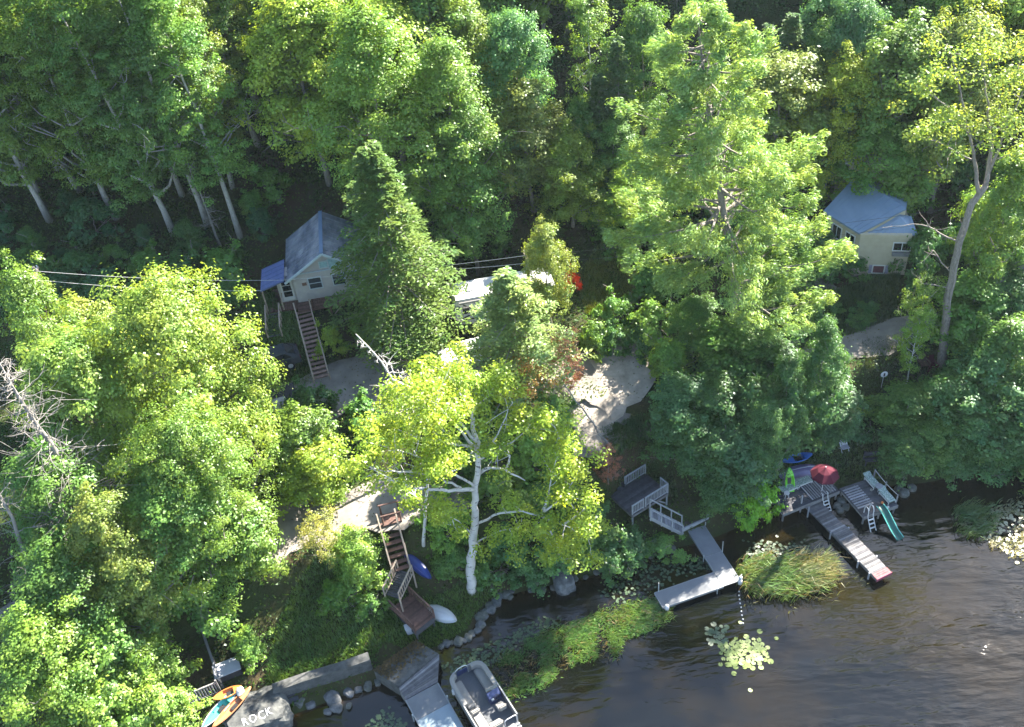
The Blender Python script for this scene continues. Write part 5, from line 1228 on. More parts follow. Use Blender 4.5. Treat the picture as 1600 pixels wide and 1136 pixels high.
for k in range(3): MB().tube([b+np.array([.22*math.cos(k*2.1), .22*math.sin(k*2.1), 0]), b+np.array([.15*math.cos(k*2.1), .15*math.sin(k*2.1), .4])], .02, 6).build('leg', greyp, o)
for px, py, m, nm, l in ((1379, 783, orange, 'ball', 'small orange toy ball on the right platform'), (1388, 790, white, 'pool_toy', 'little white toy lying near the slide'), (1362, 763, tan, 'pot', 'tan pot beside the round table on the right platform')):
    x, y = put(QF, px, py); tag(MB().lathe(QF(x, y, 0), [(.03, 0), (.09, .04), (.1, .1), (.07, .17), (.02, .2)], 10).build(nm, m, smooth=True), l, nm.replace('pool_', ''))
def ladder(F, x, label, m, w=.42, hoop=True, drop=1.15, out=.5):
    b = F(x, -.06, 0); o = thing('dock_ladder', label, 'ladder', b-up*.9)
    for s in (-w/2, w/2):
        pts = [F(x+s, .3, .05), F(x+s, .3, .55), F(x+s, .18, .78), F(x+s, -.02, .78), F(x+s, -.14, .5), F(x+s, -.2, 0), F(x+s, -out, -drop)] if hoop else [F(x+s, .1, .45), F(x+s, -.1, .45), F(x+s, -.2, 0), F(x+s, -out, -drop)]
        MB().tube(smooth_line(pts, .12), .032, 7).build('side_rail', m, o, smooth=True)
    for k in range(4):
        t = .15+.26*k; MB().beam(F(x-w/2, -.2-(out-.2)*t, -drop*t), F(x+w/2, -.2-(out-.2)*t, -drop*t), .1, .035).build('rung', m, o)
ladder(QF, .45, 'white hooped swim ladder on the right platform', white, drop=1.0, out=.8)
ladder(PF, PL-1.35, 'grey swim ladder between the left platform and plank dock', steel, hoop=False, drop=.8, out=.75)
o = thing('water_slide', 'green plastic slide running from the right platform into the water', 'slide', QF(1.35, -.8, -.8))
sp_ = [QF(1.4, .2, .28), QF(1.45, -.3, .15), QF(1.5, -.9, -.25), QF(1.55, -1.5, -.65), QF(1.6, -2.1, -.85)]; sl_ = smooth_line(sp_, .2); mb = MB(); vs = []
for p in sl_:
    for dx, dz in ((-.27, .14), (-.24, 0), (0, -.03), (.24, 0), (.27, .14)): vs.append(p+QF.x*dx+up*dz)
mb.add(vs, [(i*5+k, i*5+k+1, i*5+k+6, i*5+k+5) for i in range(len(sl_)-1) for k in range(4)]); mb.build('chute', green, o, smooth=True)
for k in (0, 4): MB().tube([vs[i*5+k] for i in range(len(sl_))], .035, 6).build('edge', mat('pale_teal_plastic_%d' % k, (.1, .36, .32), .4), o, smooth=True)
for x in (QL, ):
    o = thing('rope_rail', 'posts and pale rope along the shore edge of the right platform', 'rope rail', QF(QL, 1.5, 0))
    for y in (.3, 1.6, 2.9): MB().tube([QF(QL+.08, y, -.9), QF(QL+.08, y, .75)], .05, 7).build('rail_post', palewood, o)
    MB().tube([QF(QL+.08, .3+2.6*t, .7-.5*t*(1-t)) for t in np.linspace(0, 1, 12)], .02, 5).build('rope', white, o)
x, y = put(PF, 1294, 766); 
for px, py, l in ((1295, 783, 'pale mooring post at the right corner of the left platform'), (1250, 800, 'pale mooring post where the plank dock meets the left platform')):
    q = P(px, py, 0); tag(MB().tube([q-up*1, q+up*1.75], .06, 8).build('mooring_post', palewood), l, 'post')
# umbrella
q = P(1290, 733, 3.2); bz = float(th(q[0], q[1])); o = thing('beach_umbrella', 'dark red beach umbrella between the two swimming platforms', 'umbrella', (q[0], q[1], bz))
tip = np.array([q[0], q[1], 3.35]); mb = MB(); n = 8; R_ = 1.0; ring = [tip+np.array([R_*math.cos(k*math.pi/4+.3), R_*math.sin(k*math.pi/4+.3), -.62]) for k in range(n)]; mid = [tip+np.array([R_*.55*math.cos(k*math.pi/4+.3), R_*.55*math.sin(k*math.pi/4+.3), -.25]) for k in range(n)]; val = [r-up*.12 for r in ring]
mb.add([tip]+mid+ring+val, [(0, 1+k, 1+(k+1) % n) for k in range(n)]+[(1+k, 1+n+k, 1+n+(k+1) % n, 1+(k+1) % n) for k in range(n)]+[(1+n+k, 1+2*n+k, 1+2*n+(k+1) % n, 1+n+(k+1) % n) for k in range(n)]); mb.build('canopy', redcloth, o)
for k in range(n): MB().tube([tip-up*.03, mid[k]-up*.025, ring[k]-up*.02], .015, 4).build('rib', steel, o)
MB().tube([(q[0], q[1], bz-.2), tip+up*.1], .03, 8).build('pole', white, o); MB().lathe((q[0], q[1], bz+.0), [(.25, 0), (.25, .08), (.06, .14)], 12).build('base', greyp, o)
# boats drawn up behind the left platform
def boat_at(p0, p1, **k):
    a = G(*p0); b = G(*p1); return Fr((a+b)/2, b)
hull(boat_at((1231, 722), (1260, 717)), 2.3, .75, .3, skyblue, 'kayak', 'small bright blue kayak lying above the left platform', 'kayak')
hull(boat_at((1226, 742), (1266, 737)), 3.2, 1.25, .5, purple, 'rowing_boat', 'dull purple boat lying upside down below the blue kayak', 'boat', up_side=True, pw=.55, rim=greyp)
hull(boat_at((1228, 754), (1264, 748)), 2.9, .95, .42, silver, 'canoe', 'silver upturned canoe just behind the left loungers', 'canoe', up_side=True, pw=.6)
q = G(1231, 768); F = Fr(q+up*1.0, G(1226, 742)); hull(F, 2.3, .62, .22, lime, 'kayak', 'lime green kayak standing on edge left of the silver canoe', 'kayak', tilt=Matrix.Rotation(-1.05, 3, 'Y'))
q = G(1316, 700); o = thing('folding_chair', 'blue grey folded chair standing on the grass above the umbrella', 'chair', q); F = Fr(q, ang=.2)
MB().slab([F(-.28, .12, .95), F(.28, .12, .95), F(.28, -.1, .4), F(-.28, -.1, .4)], .04).build('backrest', greyp, o); MB().slab([F(-.28, -.1, .42), F(.28, -.1, .42), F(.28, -.5, .4), F(-.28, -.5, .4)], .04).build('seat', greyp, o)
for sx in (-.28, .28): MB().tube([F(sx, -.48, 0), F(sx, .1, .7)], .018, 5).build('leg', steel, o); MB().tube([F(sx, .12, 0), F(sx, -.46, .4)], .018, 5).build('leg', steel, o)
q = G(1365, 722); o = thing('bench', 'dark wooden bench in the shade behind the right platform', 'bench', q); F = Fr(q, ang=-.05)
for i in range(3): MB().box(F, -.75, .75, -.35+i*.15, -.23+i*.15, .42, .46).build('seat_slat', darkdeck, o); MB().box(F, -.75, .75, .14, .18, .55+i*.15, .67+i*.15).build('back_slat', darkdeck, o)
for x in (-.7, .7): MB().box(F, x-.04, x+.04, -.35, -.27, 0, .418).build('leg', darkdeck, o); MB().box(F, x-.04, x+.04, .182, .25, 0, .98).build('leg', darkdeck, o)
q = G(1377, 606); o = thing('round_sign', 'round white sign with a dark mark on a thin post by the lawn', 'sign', q); F = Fr(q, ang=.05)
MB().tube([F(0, .03, -.1), F(0, .03, 1.5)], .025, 6).build('post', steel, o); d_ = MB().tube([F(0, 0, 1.35), F(0, -.03, 1.35)], .27, 18).build('disc', white, o); MB().tube([F(0, -.031, 1.2), F(0, -.035, 1.48)], .06, 6).build('dark_mark', black, d_)
for px, py, c, l in ((1441, 572, redwood, 'brown slatted garden chair beside the red one under the forked tree'), (1453, 575, redcloth, 'dark red slatted garden chair at the foot of the forked tree')):
    q = G(px, py); o = thing('garden_chair', l, 'chair', q); F = Fr(q, ang=.1)
    for i in range(4): MB().box(F, -.3+i*.155, -.16+i*.155, -.4, .12, .33, .37).build('seat_slat', c, o); MB().slab([F(-.3+i*.155, .35, 1.0), F(-.16+i*.155, .35, 1.0), F(-.16+i*.155, .1, .36), F(-.3+i*.155, .1, .36)], .03).build('back_slat', c, o)
    for sx in (-.33, .33): MB().box(F, sx-.03, sx+.03, -.42, -.34, 0, .55).build('leg', c, o); MB().box(F, sx-.03, sx+.03, .13, .2, 0, .55).build('leg', c, o); MB().box(F, sx-.06, sx+.06, -.45, .25, .552, .585).build('armrest', c, o)

# ------------------------------------------------------------------ boat launch ramp, metal dock and pontoon boat
s0, s1, s2, s3 = P(583, 1047, 1.15), P(650, 1000, 1.25), P(686, 1021, 1.0), P(622, 1074, 1.0)
o = thing('boat_ramp', 'weathered crib ramp of concrete and grey planks leading to the boat dock', 'ramp', P(635, 1045, 0))
MB().slab([s0, s3, s2, s1], 1.5).build('slab', concrete, o, bevel=.05)
r0, r1, r2, r3 = P(623, 1075, .98), P(686, 1022, .98), P(684, 1066, .62), P(634, 1093, .62)
for i in range(9):
    a, b = i/9, (i+.9)/9; f = lambda t: (r0+(r3-r0)*t, r1+(r2-r1)*t); x0, y0 = f(a); x1, y1 = f(b); MB().slab([x0, x1, y1, y0], .08).build('plank', pm[(i*2) % 3 if i % 4 else 1], o)
MB().slab([r0-up*.1, r3-up*.1, r3+(r2-r3)*.04-up*.1, r0+(r1-r0)*.04-up*.1], .8).build('crib_side', greywood, o)
rr = random.Random(3); lp = np.random.default_rng(5)
nn = 900; u = lp.random(nn); v = np.abs(lp.normal(0, .3, nn)).clip(0, .9); Cp = s0[None]*((1-u)*(1-v))[:, None]+s1[None]*(u*(1-v))[:, None]+s2[None]*(u*v)[:, None]+s3[None]*((1-u)*v)[:, None]+np.array([0, 0, .04])
lf = link_mesh('leaf_litter', np_mesh('leaf_litter', leaf_quads(Cp, np.array([0, 0, 1])+lp.normal(0, .4, (nn, 3)), .16, .6, lp), 4, LEAF)); lf.color = (.1, .075, .035, 1); lf['kind'] = 'stuff'
MZ = .6
m0, m1 = P(634, 1094, MZ), P(684, 1067, MZ); F = Fr(m0, m1); ML = float(np.linalg.norm((m1-m0)[:2]))
dv = P(735, 1150, MZ)-m1; sgn = -1
o = thing('boat_dock', 'pale blue metal panelled dock beside the pontoon boat', 'dock', F(ML/2, -3, -MZ))
bluealu = mat('pale_blue_metal_decking', (.16, .205, .24), .45, var=.1, scale=1.2, spec=.5)
MB().box(F, .03, ML-.03, -1.6, 0, -.05, 0).build('deck_panel', alu, o); MB().box(F, .03, ML-.03, -8.2, -1.62, -.05, 0).build('deck_panel', bluealu, o)
MB().box(F, -.03, .03, -8.2, 0, -.22, .02).build('side_rail', aluedge, o); MB().box(F, ML-.03, ML+.03, -8.2, 0, -.22, .02).build('side_rail', aluedge, o)
for y in (-1.2, -4, -7):
    for x in (-.08, ML+.08): MB().tube([F(x, y, -2), F(x, y, .15)], .045, 8).build('dock_post', steel, o)
b0 = P(724, 1042, 1.3); b1 = P(776, 1125, 1.3); F = Fr((b0[0], b0[1], 0), (b1[0], b1[1], 0))
pb_ = thing('pontoon_boat', 'beige pontoon boat with grey floor moored beside the pale metal dock', 'boat', F(2.7, 0, 0))
FZ_ = .62; HWd = 1.22
for s in (-.85, .85): MB().tube([F(x, s, .12+(.22 if x < .2 else 0)) for x in (-.1, .5, 1.2, 3, 5, 5.6)], [.08, .3, .33, .33, .33, .3], 12).build('pontoon', steel, pb_, smooth=True)
floor = [(0, -.75), (.12, -1.0), (.45, -1.2), (5.6, -1.2), (5.6, 1.2), (.45, 1.2), (.12, 1.0), (0, .75)]
MB().prism(floor, FZ_-.08, FZ_, F).build('floor', carpet, pb_)
def wallrun(pts, z0, z1, t, name, m, rnd=None):
    pts = smooth_line([np.array([a, b, 0.]) for a, b in pts], .12) if len(pts) > 2 else [np.array([*p, 0.]) for p in pts]
    P2 = np.array(pts)[:, :2]; Tn = np.gradient(P2, axis=0); Tn /= np.linalg.norm(Tn, axis=1)[:, None]; Nn = np.stack([-Tn[:, 1], Tn[:, 0]], -1)
    vs = []; 
    for p, q in zip(P2, Nn):
        for d, z in ((-t/2, z0), (-t/2, z1), (t/2, z1), (t/2, z0)): vs.append(F(p[0]+q[0]*d, p[1]+q[1]*d, z))
    n = len(P2); return MB().add(vs, [(i*4+k, i*4+(k+1) % 4, i*4+4+(k+1) % 4, i*4+4+k) for i in range(n-1) for k in range(4)]+[(3, 2, 1, 0), tuple((n-1)*4+k for k in range(4))]).build(name, m, pb_, smooth=False)
R1 = [(.06, .25), (.08, .7), (.25, 1.05), (.65, HWd-.02), (1.2, HWd), (4.6, HWd)]; R2 = [(.06, -.6), (.1, -.8), (.28, -1.06), (.65, -HWd+.02), (1.2, -HWd), (4.6, -HWd)]
wallrun(R1, FZ_, 1.3, .05, 'fence_panel', tan2); wallrun(R2, FZ_, 1.3, .05, 'fence_panel', tan2)
wallrun(R1, 1.3, 1.35, .08, 'fence_rail', aluedge); wallrun(R2, 1.3, 1.35, .08, 'fence_rail', aluedge)
MB().box(F, .02, .07, -.55, .2, FZ_+.1, 1.22).build('gate', navy, pb_); MB().tube(smooth_line([F(.05, -.6, FZ_), F(.02, -.58, 1.3), F(0, -.17, 1.42), F(.02, .22, 1.3), F(.05, .25, FZ_)], .15), .03, 6).build('gate_hoop', whiteplastic, pb_)
def seat(x0, x1, y0, y1, z=1.0, m=tan): return MB().box(F, x0, x1, y0, y1, FZ_+.005, z).build('seat', m, pb_, bevel=.06)
def back(pts, z1=1.38, t=.24): return wallrun(pts, 1.02, z1, t, 'backrest', tan)
seat(.3, 2.05, .48, 1.05); back([(.22, .4), (.25, .8), (.5, 1.05), (.9, 1.09), (2.2, 1.09)])
seat(.5, 2.35, -1.05, -.5); back([(.22, -.7), (.32, -.9), (.55, -1.05), (.9, -1.09), (2.4, -1.09)])
MB().box(F, 2.05, 2.3, .4, 1.0, 1.0, 1.32).build('backrest', tan, pb_, bevel=.06); MB().box(F, 2.36, 2.6, -1.05, -.5, 1.0, 1.12).build('armrest', tan, pb_, bevel=.05)
cn = MB().hexa([F(2.35, .3, FZ_), F(2.85, .3, FZ_), F(2.85, 1.14, FZ_), F(2.35, 1.14, FZ_), F(2.35, .3, 1.35), F(2.8, .3, 1.2), F(2.8, 1.14, 1.2), F(2.35, 1.14, 1.35)]).build('console', navy, pb_, bevel=.03)
MB().slab([F(2.3, .32, 1.55), F(2.3, 1.12, 1.55), F(2.42, 1.12, 1.37), F(2.42, .32, 1.37)], .02).build('windscreen', dkglass, cn)
mb = MB(); c = F(2.9, .75, 1.22); mb.tube([c+F.y*.17*math.cos(t)+(up*.8-F.x*.6)*.17*math.sin(t) for t in np.linspace(0, 6.28, 17)], .018, 6, cap=False); mb.tube([c-F.y*.17, c+F.y*.17], .014, 5); mb.build('steering_wheel', black, cn)
MB().box(F, 2.87, 2.95, .4, .55, 1.1, 1.25).build('throttle', steel, cn)
MB().tube([F(3.5, .7, FZ_), F(3.5, .7, .98)], .06, 8).build('chair_pedestal', steel, pb_); MB().box(F, 3.2, 3.75, .42, .98, .985, 1.14).build('captain_seat', tan, pb_, bevel=.06); MB().box(F, 3.7, 3.86, .44, .96, 1.14, 1.6).build('captain_backrest', tan, pb_, bevel=.06)
seat(3.0, 4.5, -1.08, -.5); MB().box(F, 2.9, 3.12, -1.08, -.48, 1.0, 1.32).build('backrest', tan, pb_, bevel=.06); seat(4.0, 4.5, -.49, .3); MB().box(F, 4.36, 4.6, -1.1, .3, 1.02, 1.38).build('backrest', tan, pb_, bevel=.06)
for y in (-.85, -.72): MB().lathe(F(4.5, y, 1.385), [(.05, 0), (.05, .02)], 10).build('cup_holder', black, pb_)
MB().tube(smooth_line([F(4.6, .35, FZ_), F(4.6, .38, 1.3), F(4.6, .75, 1.36), F(4.6, 1.12, 1.3), F(4.6, 1.15, FZ_)], .15), .03, 6).build('gate_hoop', whiteplastic, pb_)
seat(4.75, 5.35, -.2, .9, .95, tan2); MB().hexa([F(5.45, -.2, .4), F(5.95, -.15, .4), F(5.95, .15, .4), F(5.45, .2, .4), F(5.5, -.18, 1.3), F(5.9, -.13, 1.2), F(5.9, .13, 1.2), F(5.5, .18, 1.3)]).build('outboard_motor', black, pb_, bevel=.06)
for k in range(3): MB().beam(F(4.85+k*.22, .95, FZ_+.1), F(4.85+k*.22, 1.2, FZ_+.1), .04, .03).build('boarding_step', steel, pb_)
tag(MB().tube([F(1.0, -1.27, .75), F(1.0, -1.27, 1.15)], .1, 9).build('fender', whiteplastic), 'white fender hanging between pontoon boat and dock', 'fender')

# ------------------------------------------------------------------ shoreline rocks, retaining wall, painted boulder
def rock(c, r, label, m=rockm, seed=0, flat=.6, cat='rock', group=None, name='rock', sub=3, sq=.5):
    bm = bmesh.new(); bmesh.ops.create_icosphere(bm, subdivisions=sub, radius=1)
    for v in bm.verts:
        p = v.co.copy(); k = 1+.42*noise.noise(p*1.3+Vector((seed*7.1, 0, 0)))+.22*noise.noise(p*3+Vector((0, seed*3.3, 0)))+.06*noise.noise(p*7+Vector((0, seed*3.3, 0)))
        p = p*k; mx = max(abs(p.x), abs(p.y), abs(p.z)); p = p*(1-sq)+p/mx*sq*.85
        v.co = Vector((p.x*r[0], p.y*r[1], p.z*r[2]))
    me = bpy.data.meshes.new(name); bm.to_mesh(me); bm.free(); me.materials.append(m)
    o = link_mesh(name, me, None, tuple(c)); o.rotation_euler.z = seed*1.7; return tag(o, label, cat, group)
rock(P(880, 908, .25), (1.05, .8, .75), 'large pale boulder standing in the water below the birch', seed=1, cat='boulder', name='boulder')
bc = P(402, 1118, .5); br = rock(bc, (2.1, 1.7, 1.05), 'big grey shore boulder painted with white lettering', mat('lichen_boulder', (.022, .024, .028), .9, col2=(.11, .112, .105), scale=1.4, bump=.8), seed=3, cat='boulder', name='painted_boulder', sub=4, sq=.45); br.rotation_euler.z = .3
q = P(430, 1136, 0)
RK = [(520, 1092, .8, 0), (500, 1080, .6, 0), (545, 1082, .5, 0), (470, 1095, .7, 0), (525, 1106, .55, 1), (545, 1103, .3, 1), (512, 1112, .35, 1), (575, 1072, .45, 0), (560, 1078, .35, 0), (590, 1066, .35, 0), (485, 1102, .4, 0), (448, 1112, .45, 0), (597, 1058, .3, 0)]
for i, (px, py, rx, g) in enumerate(RK):
    rock(P(px, py, .12), (rx*.8, rx*.6, rx*.5), 'rough grey rock at the waterline below the retaining wall'+nth(RK, i), (rockm, rockdk)[i % 2], i+5, group='rocks below the retaining wall')
for i in range(26):
    t = i/25; p = np.array([690+(800-690)*t, 1008-t*15]) if False else None
    path = [(690, 1013), (715, 1004), (738, 992), (752, 975), (758, 960), (768, 945), (785, 935), (800, 929)]
    k = t*(len(path)-1); j = min(int(k), len(path)-2); a = np.array(path[j])+(np.array(path[j+1])-np.array(path[j]))*(k-j)
    s = rr.uniform(.16, .36); rock(P(a[0]+rr.uniform(-5, 3), a[1]+rr.uniform(-6, 3), .12), (s*1.2, s, s*.7), 'small grey stone edging the grass point, '+ORD[i]+' along the shore from the ramp', (rockdk, rockm)[i % 2], i+30, group='stones edging the grass point', sub=2)
for i in range(14):
    px = 830+i*17; py = np.interp(px, [s[0] for s in shore_px], [s[1] for s in shore_px]); s = rr.uniform(.14, .3); rock(P(px, py+rr.uniform(-3, 5), .08), (s*1.2, s, s*.7), 'dark stone on the shaded shore below the birch shrubs, '+ORD[i]+' from the left', rockdk, i+60, group='stones along the shaded shore', sub=2)
PR_ = [(1308, 790), (1315, 783), (1322, 792), (1313, 797), (1412, 770), (1405, 764), (1425, 762)]
for i, (px, py) in enumerate(PR_):
    s = rr.uniform(.22, .4); rock(P(px, py, .12), (s*1.1, s, s*.8), 'dark rounded rock beside the swimming platforms'+nth(PR_, i), rockdk, i+80, group='rocks beside the swimming platforms', sub=2)
o = thing('retaining_wall', 'grey concrete retaining wall along the lower lawn', 'wall', P(510, 1050, .2)); wl = [P(428, 1080, 1.25), P(480, 1062, 1.3), P(530, 1047, 1.3), P(578, 1030, 1.35)]
for a, b in zip(wl[:-1], wl[1:]): MB().beam(a-up*.55, b-up*.55, .5, 1.7).build('wall_section', concrete, o)
for a, b in zip(wl[:-1], wl[1:]): MB().beam(a+up*.34, b+up*.34, .62, .08).build('coping', concrete, o)
b = P(440, 1092, .5); o = thing('timber_crib', 'dark timber crib steps between boulder and retaining wall', 'steps', b); F = Fr(b, P(470, 1080, .5))
for i in range(4): MB().box(F, -.9, 1.0, -.5+i*.35, -.2+i*.35, -.5, .05+i*.16).build('timber', darkdeck, o)
# painted letters laid on the boulder face
bpy.context.view_layer.update()
bm = bmesh.new(); bm.from_mesh(br.data); bm.transform(br.matrix_world); bv = BVHTree.FromBMesh(bm); bm.free()
cu = bpy.data.curves.new('lettering', 'FONT'); cu.body = 'ROCK'; cu.size = .62; cu.space_character = 1.15; cu.resolution_u = 2; cu.align_x = 'RIGHT'
tmp = bpy.data.objects.new('lettering', cu); COL.objects.link(tmp); me = bpy.data.meshes.new_from_object(tmp.evaluated_get(bpy.context.evaluated_depsgraph_get())); bpy.data.objects.remove(tmp)
bm = bmesh.new(); bm.from_mesh(me); bmesh.ops.subdivide_edges(bm, edges=bm.edges[:], cuts=2)
pL, pR = P(380, 1142, 1.0), P(429, 1119, 1.0); tx = pR-pL; tx[2] = 0; tx /= np.linalg.norm(tx); ty = np.array([-tx[1], tx[0], 0])
for v in bm.verts:
    w = pR+tx*v.co.x+ty*v.co.y*1.15; w = w+np.array(noise.noise_vector(Vector(w)*4))*.045; h = bv.ray_cast(Vector((w[0], w[1], 8)), Vector((0, 0, -1)))
    z = h[0].z+.02 if h[0] is not None else .9
    v.co = Vector((w[0], w[1], z))-br.location
bm.to_mesh(me); bm.free(); me.materials.append(white)
lt = link_mesh('painted_lettering', me); lt.parent = br; lt.matrix_parent_inverse = Matrix.Rotation(-br.rotation_euler.z, 4, 'Z')
# kayaks and board by the boulder, gate and beams
def land_boat(p0, p1, z, *a, **k):
    A = P(*p0, z); B = P(*p1, z); return Fr((A+B)/2, B)
hull(land_boat((328, 1130), (362, 1092), 1.5), 3.0, .72, .26, teal, 'kayak', 'teal and grey kayak lying beside the painted boulder', 'kayak', rim=greyp)
hull(land_boat((342, 1132), (386, 1085), 1.55), 3.2, .6, .25, rust, 'kayak', 'long brown orange kayak between teal kayak and boulder', 'kayak')
hull(land_boat((348, 1090), (366, 1082), 1.7), 1.8, .6, .25, orange, 'kayak', 'short bright orange kayak above the teal one', 'kayak')
q = P(375, 1080, 1.9); tag(rock(q, (.3, .26, .22), None, whiteplastic, 99, sub=2, name='buoy', sq=.05), 'round white buoy at the tip of the kayaks', 'buoy')
q = P(318, 1092, 1.5); o = thing('lattice_gate', 'weathered lattice gate panel at the bottom left shore', 'gate', q-up*.2); F = Fr(P(294, 1102, 1.4), P(342, 1082, 1.4)); l = 2.1
for z in (0, 1.0): MB().box(F, 0, l, -.04, .04, z, z+.1).build('rail', greywood, o)
for x in (0, l-.1): MB().box(F, x, x+.1, -.05, .05, -.5, 1.3).build('post', greywood, o)
for i in range(11): MB().box(F, .16+i*.17, .23+i*.17, -.025, .025, .102, .998).build('slat', palewood, o)
a = P(343, 1064, 1.9); b = P(304, 952, 3.2); o = thing('grey_handrail', 'long grey timber handrail running up the bank behind the lattice gate', 'handrail', a-up*1)
MB().beam(a, b, .14, .1).build('top_rail', palewood, o); MB().beam(a-up*.5, b-up*.5, .08, .1).build('lower_rail', greywood, o)
for t in (.02, .35, .7, .98):
    p = a+(b-a)*t; MB().beam((p[0], p[1], th(p[0], p[1])-.3), p, .12, .12).build('post', greywood, o)
q = G(358, 1052); o = thing('dock_box', 'dark grey storage box beside the long handrail', 'box', q); F = Fr(q, ang=.35)
MB().box(F, -.8, .8, -.5, .5, 0, .6).build('box_body', darkdeck, o, bevel=.02); MB().box(F, -.84, .84, -.54, .54, .602, .68).build('lid', greyp, o, bevel=.02)

# ------------------------------------------------------------------ reeds, lily pads, weed
GRASS = leaf_material('reed_blade', .35, .05)
def inside(poly, x, y):
    c = np.zeros(len(x), bool); n = len(poly)
    for i in range(n):
        x0, y0 = poly[i]; x1, y1 = poly[(i+1) % n]; k = ((y0 > y) != (y1 > y)) & (x < (x1-x0)*(y-y0)/(y1-y0+1e-9)+x0); c ^= k
    return c
def sample_poly(px, n, rng, z=0):
    w = np.array([P(x, y, z)[:2] for x, y in px]); out = np.zeros((0, 2)); lo, hi = w.min(0), w.max(0)
    while len(out) < n:
        q = lo+(hi-lo)*rng.random((n*2, 2)); q = q[inside(w, q[:, 0], q[:, 1])]; out = np.vstack([out, q])
    return out[:n]
def reeds(name, px, n, h, color, lean, seed, w=.05, thin=.0):
    rng = np.random.default_rng(seed); q = sample_poly(px, n, rng); q = q+rng.normal(0, .22, q.shape)
    if thin: k = vnoise(q[:, 0], q[:, 1], .9, seed)+.5+rng.normal(0, .12, n) > thin; q = q[k]
    n = len(q); hh = h*rng.uniform(.5, 1.2, n); a = lean+rng.normal(0, .5, n); d = np.stack([np.cos(a), np.sin(a), 0*a], -1); bend = rng.uniform(.35, 1.1, n)
    b = np.c_[q, np.full(n, -.05)]; m = b+np.c_[np.zeros((n, 2)), hh*.6]+d*(hh*bend*.25)[:, None]; t = b+np.c_[np.zeros((n, 2)), hh*(1-.3*bend)]+d*(hh*bend*.8)[:, None]
    sd = np.stack([-d[:, 1], d[:, 0], 0*a], -1)*w*.5+rng.normal(0, .01, (n, 3)); V = np.stack([b-sd, b+sd, m+sd*.9, m-sd*.9, m-sd*.9, m+sd*.9, t+sd*.12, t-sd*.12], 1).reshape(-1, 3)
    o = link_mesh(name, np_mesh(name, V, 4, GRASS)); o.color = (*color, 1); o['kind'] = 'stuff'; return o
la = math.atan2(-.35, 1)
R_A = [(770, 1060), (790, 1020), (850, 990), (920, 965), (985, 945), (1035, 930), (1045, 960), (1010, 985), (975, 1000), (960, 1025), (905, 1030), (870, 1055), (830, 1080), (790, 1090)]
reeds('reed_bed', R_A, 19000, .42, (.075, .15, .028), la, 71, .035, .5)
reeds('reed_bed', R_A[3:8], 2500, .5, (.085, .145, .03), la, 77, .035, .4)
reeds('reed_bed', [(1150, 900), (1160, 880), (1205, 875), (1250, 880), (1290, 875), (1300, 900), (1275, 925), (1220, 935), (1170, 930)], 3600, 1.15, (.085, .14, .028), la, 72, .045, .3)
reeds('reed_bed', [(1240, 880), (1290, 876), (1300, 900), (1275, 922), (1245, 915)], 1100, 1.25, (.2, .2, .08), la, 73, .05)  # paler blade colour paints sunlight on this end of the clump
reeds('reed_bed', [(1490, 800), (1530, 790), (1620, 780), (1700, 790), (1700, 900), (1600, 885), (1540, 850), (1500, 835)], 2600, .4, (.24, .23, .13), la, 74, .07, .5)  # pale blade colour paints the bright sun glare on this patch
reeds('reed_bed', [(1490, 800), (1520, 788), (1560, 800), (1530, 840), (1500, 835)], 1500, .8, (.08, .14, .03), la, 75, .045, .35)
reeds('dead_reeds', R_A, 700, .6, (.16, .12, .06), la, 91, .03)
reeds('dead_reeds', [(1145, 905), (1160, 875), (1205, 870), (1300, 872), (1306, 905), (1270, 930), (1170, 938)], 500, 1.2, (.18, .14, .07), la, 92, .035)
reeds('dead_reeds', [(1270, 915), (1330, 890), (1350, 920), (1240, 960), (1150, 950)], 60, .7, (.14, .14, .06), la, 93, .04)
def grass_on_land(name, px, n, h, color, seed, zref):
    rng = np.random.default_rng(seed); q = sample_poly(px, n, rng, zref); z = th(q[:, 0], q[:, 1]); k = z > .15; q, z = q[k], z[k]; n = len(q); a = rng.uniform(0, 6.28, n); d = np.stack([np.cos(a), np.sin(a), 0*a], -1); hh = h*rng.uniform(.5, 1.3, n)
    b = np.c_[q, z]; t = b+np.c_[d[:, :2]*(hh*.5)[:, None], hh]; sd = np.stack([-d[:, 1], d[:, 0], 0*a], -1)*.03
    V = np.stack([b-sd, b+sd, t+sd*.2, t-sd*.2], 1).reshape(-1, 3); o = link_mesh(name, np_mesh(name, V, 4, GRASS)); o.color = (*color, 1); o['kind'] = 'stuff'
grass_on_land('lawn_grass', [(410, 1070), (430, 1000), (470, 950), (540, 900), (600, 900), (640, 940), (690, 930), (740, 900), (790, 910), (760, 950), (730, 985), (680, 1005), (600, 1000), (580, 1025), (440, 1075)], 26000, .22, (.075, .14, .02), 81, 1.4)
grass_on_land('lawn_grass', [(385, 500), (440, 470), (480, 530), (500, 600), (440, 620), (390, 560)], 14000, .2, (.06, .12, .02), 82, 8.8)
grass_on_land('lawn_grass', [(900, 430), (945, 390), (1000, 380), (1005, 440), (960, 480), (915, 475)], 12000, .25, (.14, .17, .02), 83, 7.8)
grass_on_land('lawn_grass', [(1340, 560), (1440, 545), (1470, 600), (1420, 630), (1350, 620)], 9000, .15, (.06, .08, .03), 84, 4.3)
grass_on_land('lawn_grass', [(1250, 470), (1400, 455), (1400, 490), (1330, 515), (1250, 540)], 12000, .35, (.05, .1, .02), 85, 6.6)
grass_on_land('lawn_grass', [(940, 690), (1040, 660), (1060, 740), (960, 745)], 9000, .25, (.05, .09, .02), 86, 4)
grass_on_land('lawn_grass', [(1250, 690), (1400, 690), (1430, 760), (1300, 765), (1230, 740)], 9000, .2, (.06, .1, .025), 87, .9)
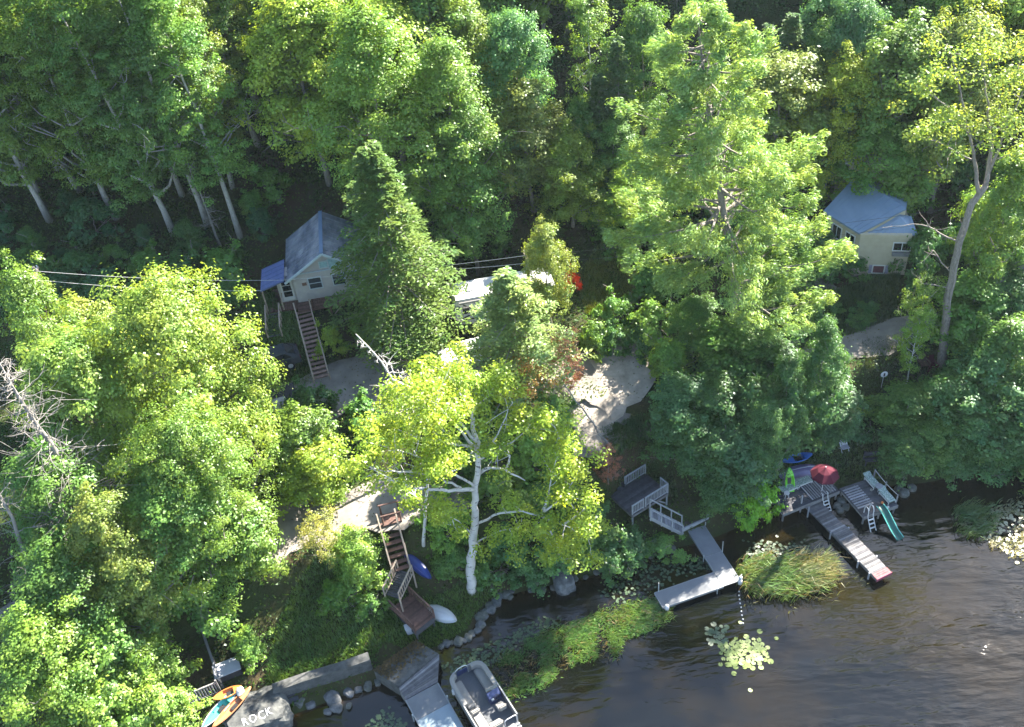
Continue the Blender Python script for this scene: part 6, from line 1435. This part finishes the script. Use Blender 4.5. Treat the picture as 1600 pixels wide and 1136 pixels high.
PAD = mat('lily_pad', (.085, .125, .025), .5, col2=(.13, .17, .04), scale=1.5, spec=.4)
PAD2 = mat('dark_lily_pad', (.022, .045, .022), .4, col2=(.04, .07, .03), scale=1.5, spec=.5)
def pads(name, label, px, n, r, m, seed, group=None):
    rng = np.random.default_rng(seed); q = sample_poly(px, n*4, rng); q = q+rng.normal(0, .2, q.shape)*(rng.random((len(q), 1)) < .4)+rng.normal(0, .6, q.shape)*(rng.random((len(q), 1)) < .04); keep = []
    for p in q:
        if th(p[0], p[1]) < -.02 and all(np.hypot(*(p-k)) > r*1.25 for k in keep[-400:]): keep.append(p)
        if len(keep) >= n: break
    mb = MB()
    for i, p in enumerate(keep):
        R = r*rng.uniform(.75, 1.2); a0 = rng.uniform(0, 6.28); z = .012+rng.uniform(0, .03); vs = [(p[0], p[1], z+.01)]; tl = rng.normal(0, .06, 2)
        for k in range(10):
            a = a0+.25+k*(5.8/9); vs.append((p[0]+R*math.cos(a), p[1]+R*math.sin(a), z+R*(tl[0]*math.cos(a)+tl[1]*math.sin(a))+.012))
        mb.add(vs, [(0, k, k+1) for k in range(1, 10)])
    o = mb.build(name, m); o['kind'] = 'stuff'
pads('lily_pads', '', [(1128, 1008), (1160, 1000), (1192, 1005), (1198, 1025), (1180, 1045), (1145, 1042), (1130, 1025)], 150, .165, PAD, 1)
pads('lily_pads', '', [(1092, 985), (1130, 978), (1135, 1002), (1110, 1008)], 22, .17, PAD2, 2)
pads('lily_pads', '', [(690, 1040), (760, 1010), (850, 965), (880, 975), (820, 1000), (760, 1045), (720, 1060)], 190, .11, PAD2, 3)
pads('lily_pads', '', [(930, 920), (1010, 880), (1065, 870), (1075, 890), (1040, 915), (960, 945)], 170, .1, PAD2, 4)
pads('lily_pads', '', [(1160, 870), (1180, 845), (1260, 850), (1270, 870), (1210, 872)], 120, .1, PAD2, 5)
pads('lily_pads', '', [(1075, 880), (1095, 868), (1110, 885), (1090, 900)], 30, .1, PAD2, 6)
pads('lily_pads', '', [(1520, 800), (1600, 785), (1680, 790), (1680, 885), (1600, 880), (1540, 845)], 260, .13, mat('glint_leaf', (.2, .19, .1), .4, col2=(.34, .32, .22), scale=2, spec=.5), 8)  # glints on the floating leaves put into their pale colour
pads('lily_pads', '', [(570, 1136), (600, 1110), (625, 1125), (640, 1150)], 60, .11, PAD2, 7)

# ------------------------------------------------------------------ thin scattering veil added to lift the dark tones
hm = bpy.data.materials.new('lifting_veil'); hm.use_nodes = True; hn = hm.node_tree; hn.nodes.clear()
hv = hn.nodes.new('ShaderNodeVolumePrincipled'); hv.inputs['Color'].default_value = (.74, .9, 1, 1); hv.inputs['Density'].default_value = VEIL_DENSITY; hv.inputs['Anisotropy'].default_value = .25
ho = hn.nodes.new('ShaderNodeOutputMaterial'); hn.links.new(hv.outputs[0], ho.inputs['Volume'])
zt = max(120.0, float(FZ.max())+30)
hb = MB().box(ID, -3600, 3600, -3600, 4600, float(FZ.min())-1.0, zt).build('lifting_veil', hm, loc=(0, 0, 0)); hb['kind'] = 'stuff'
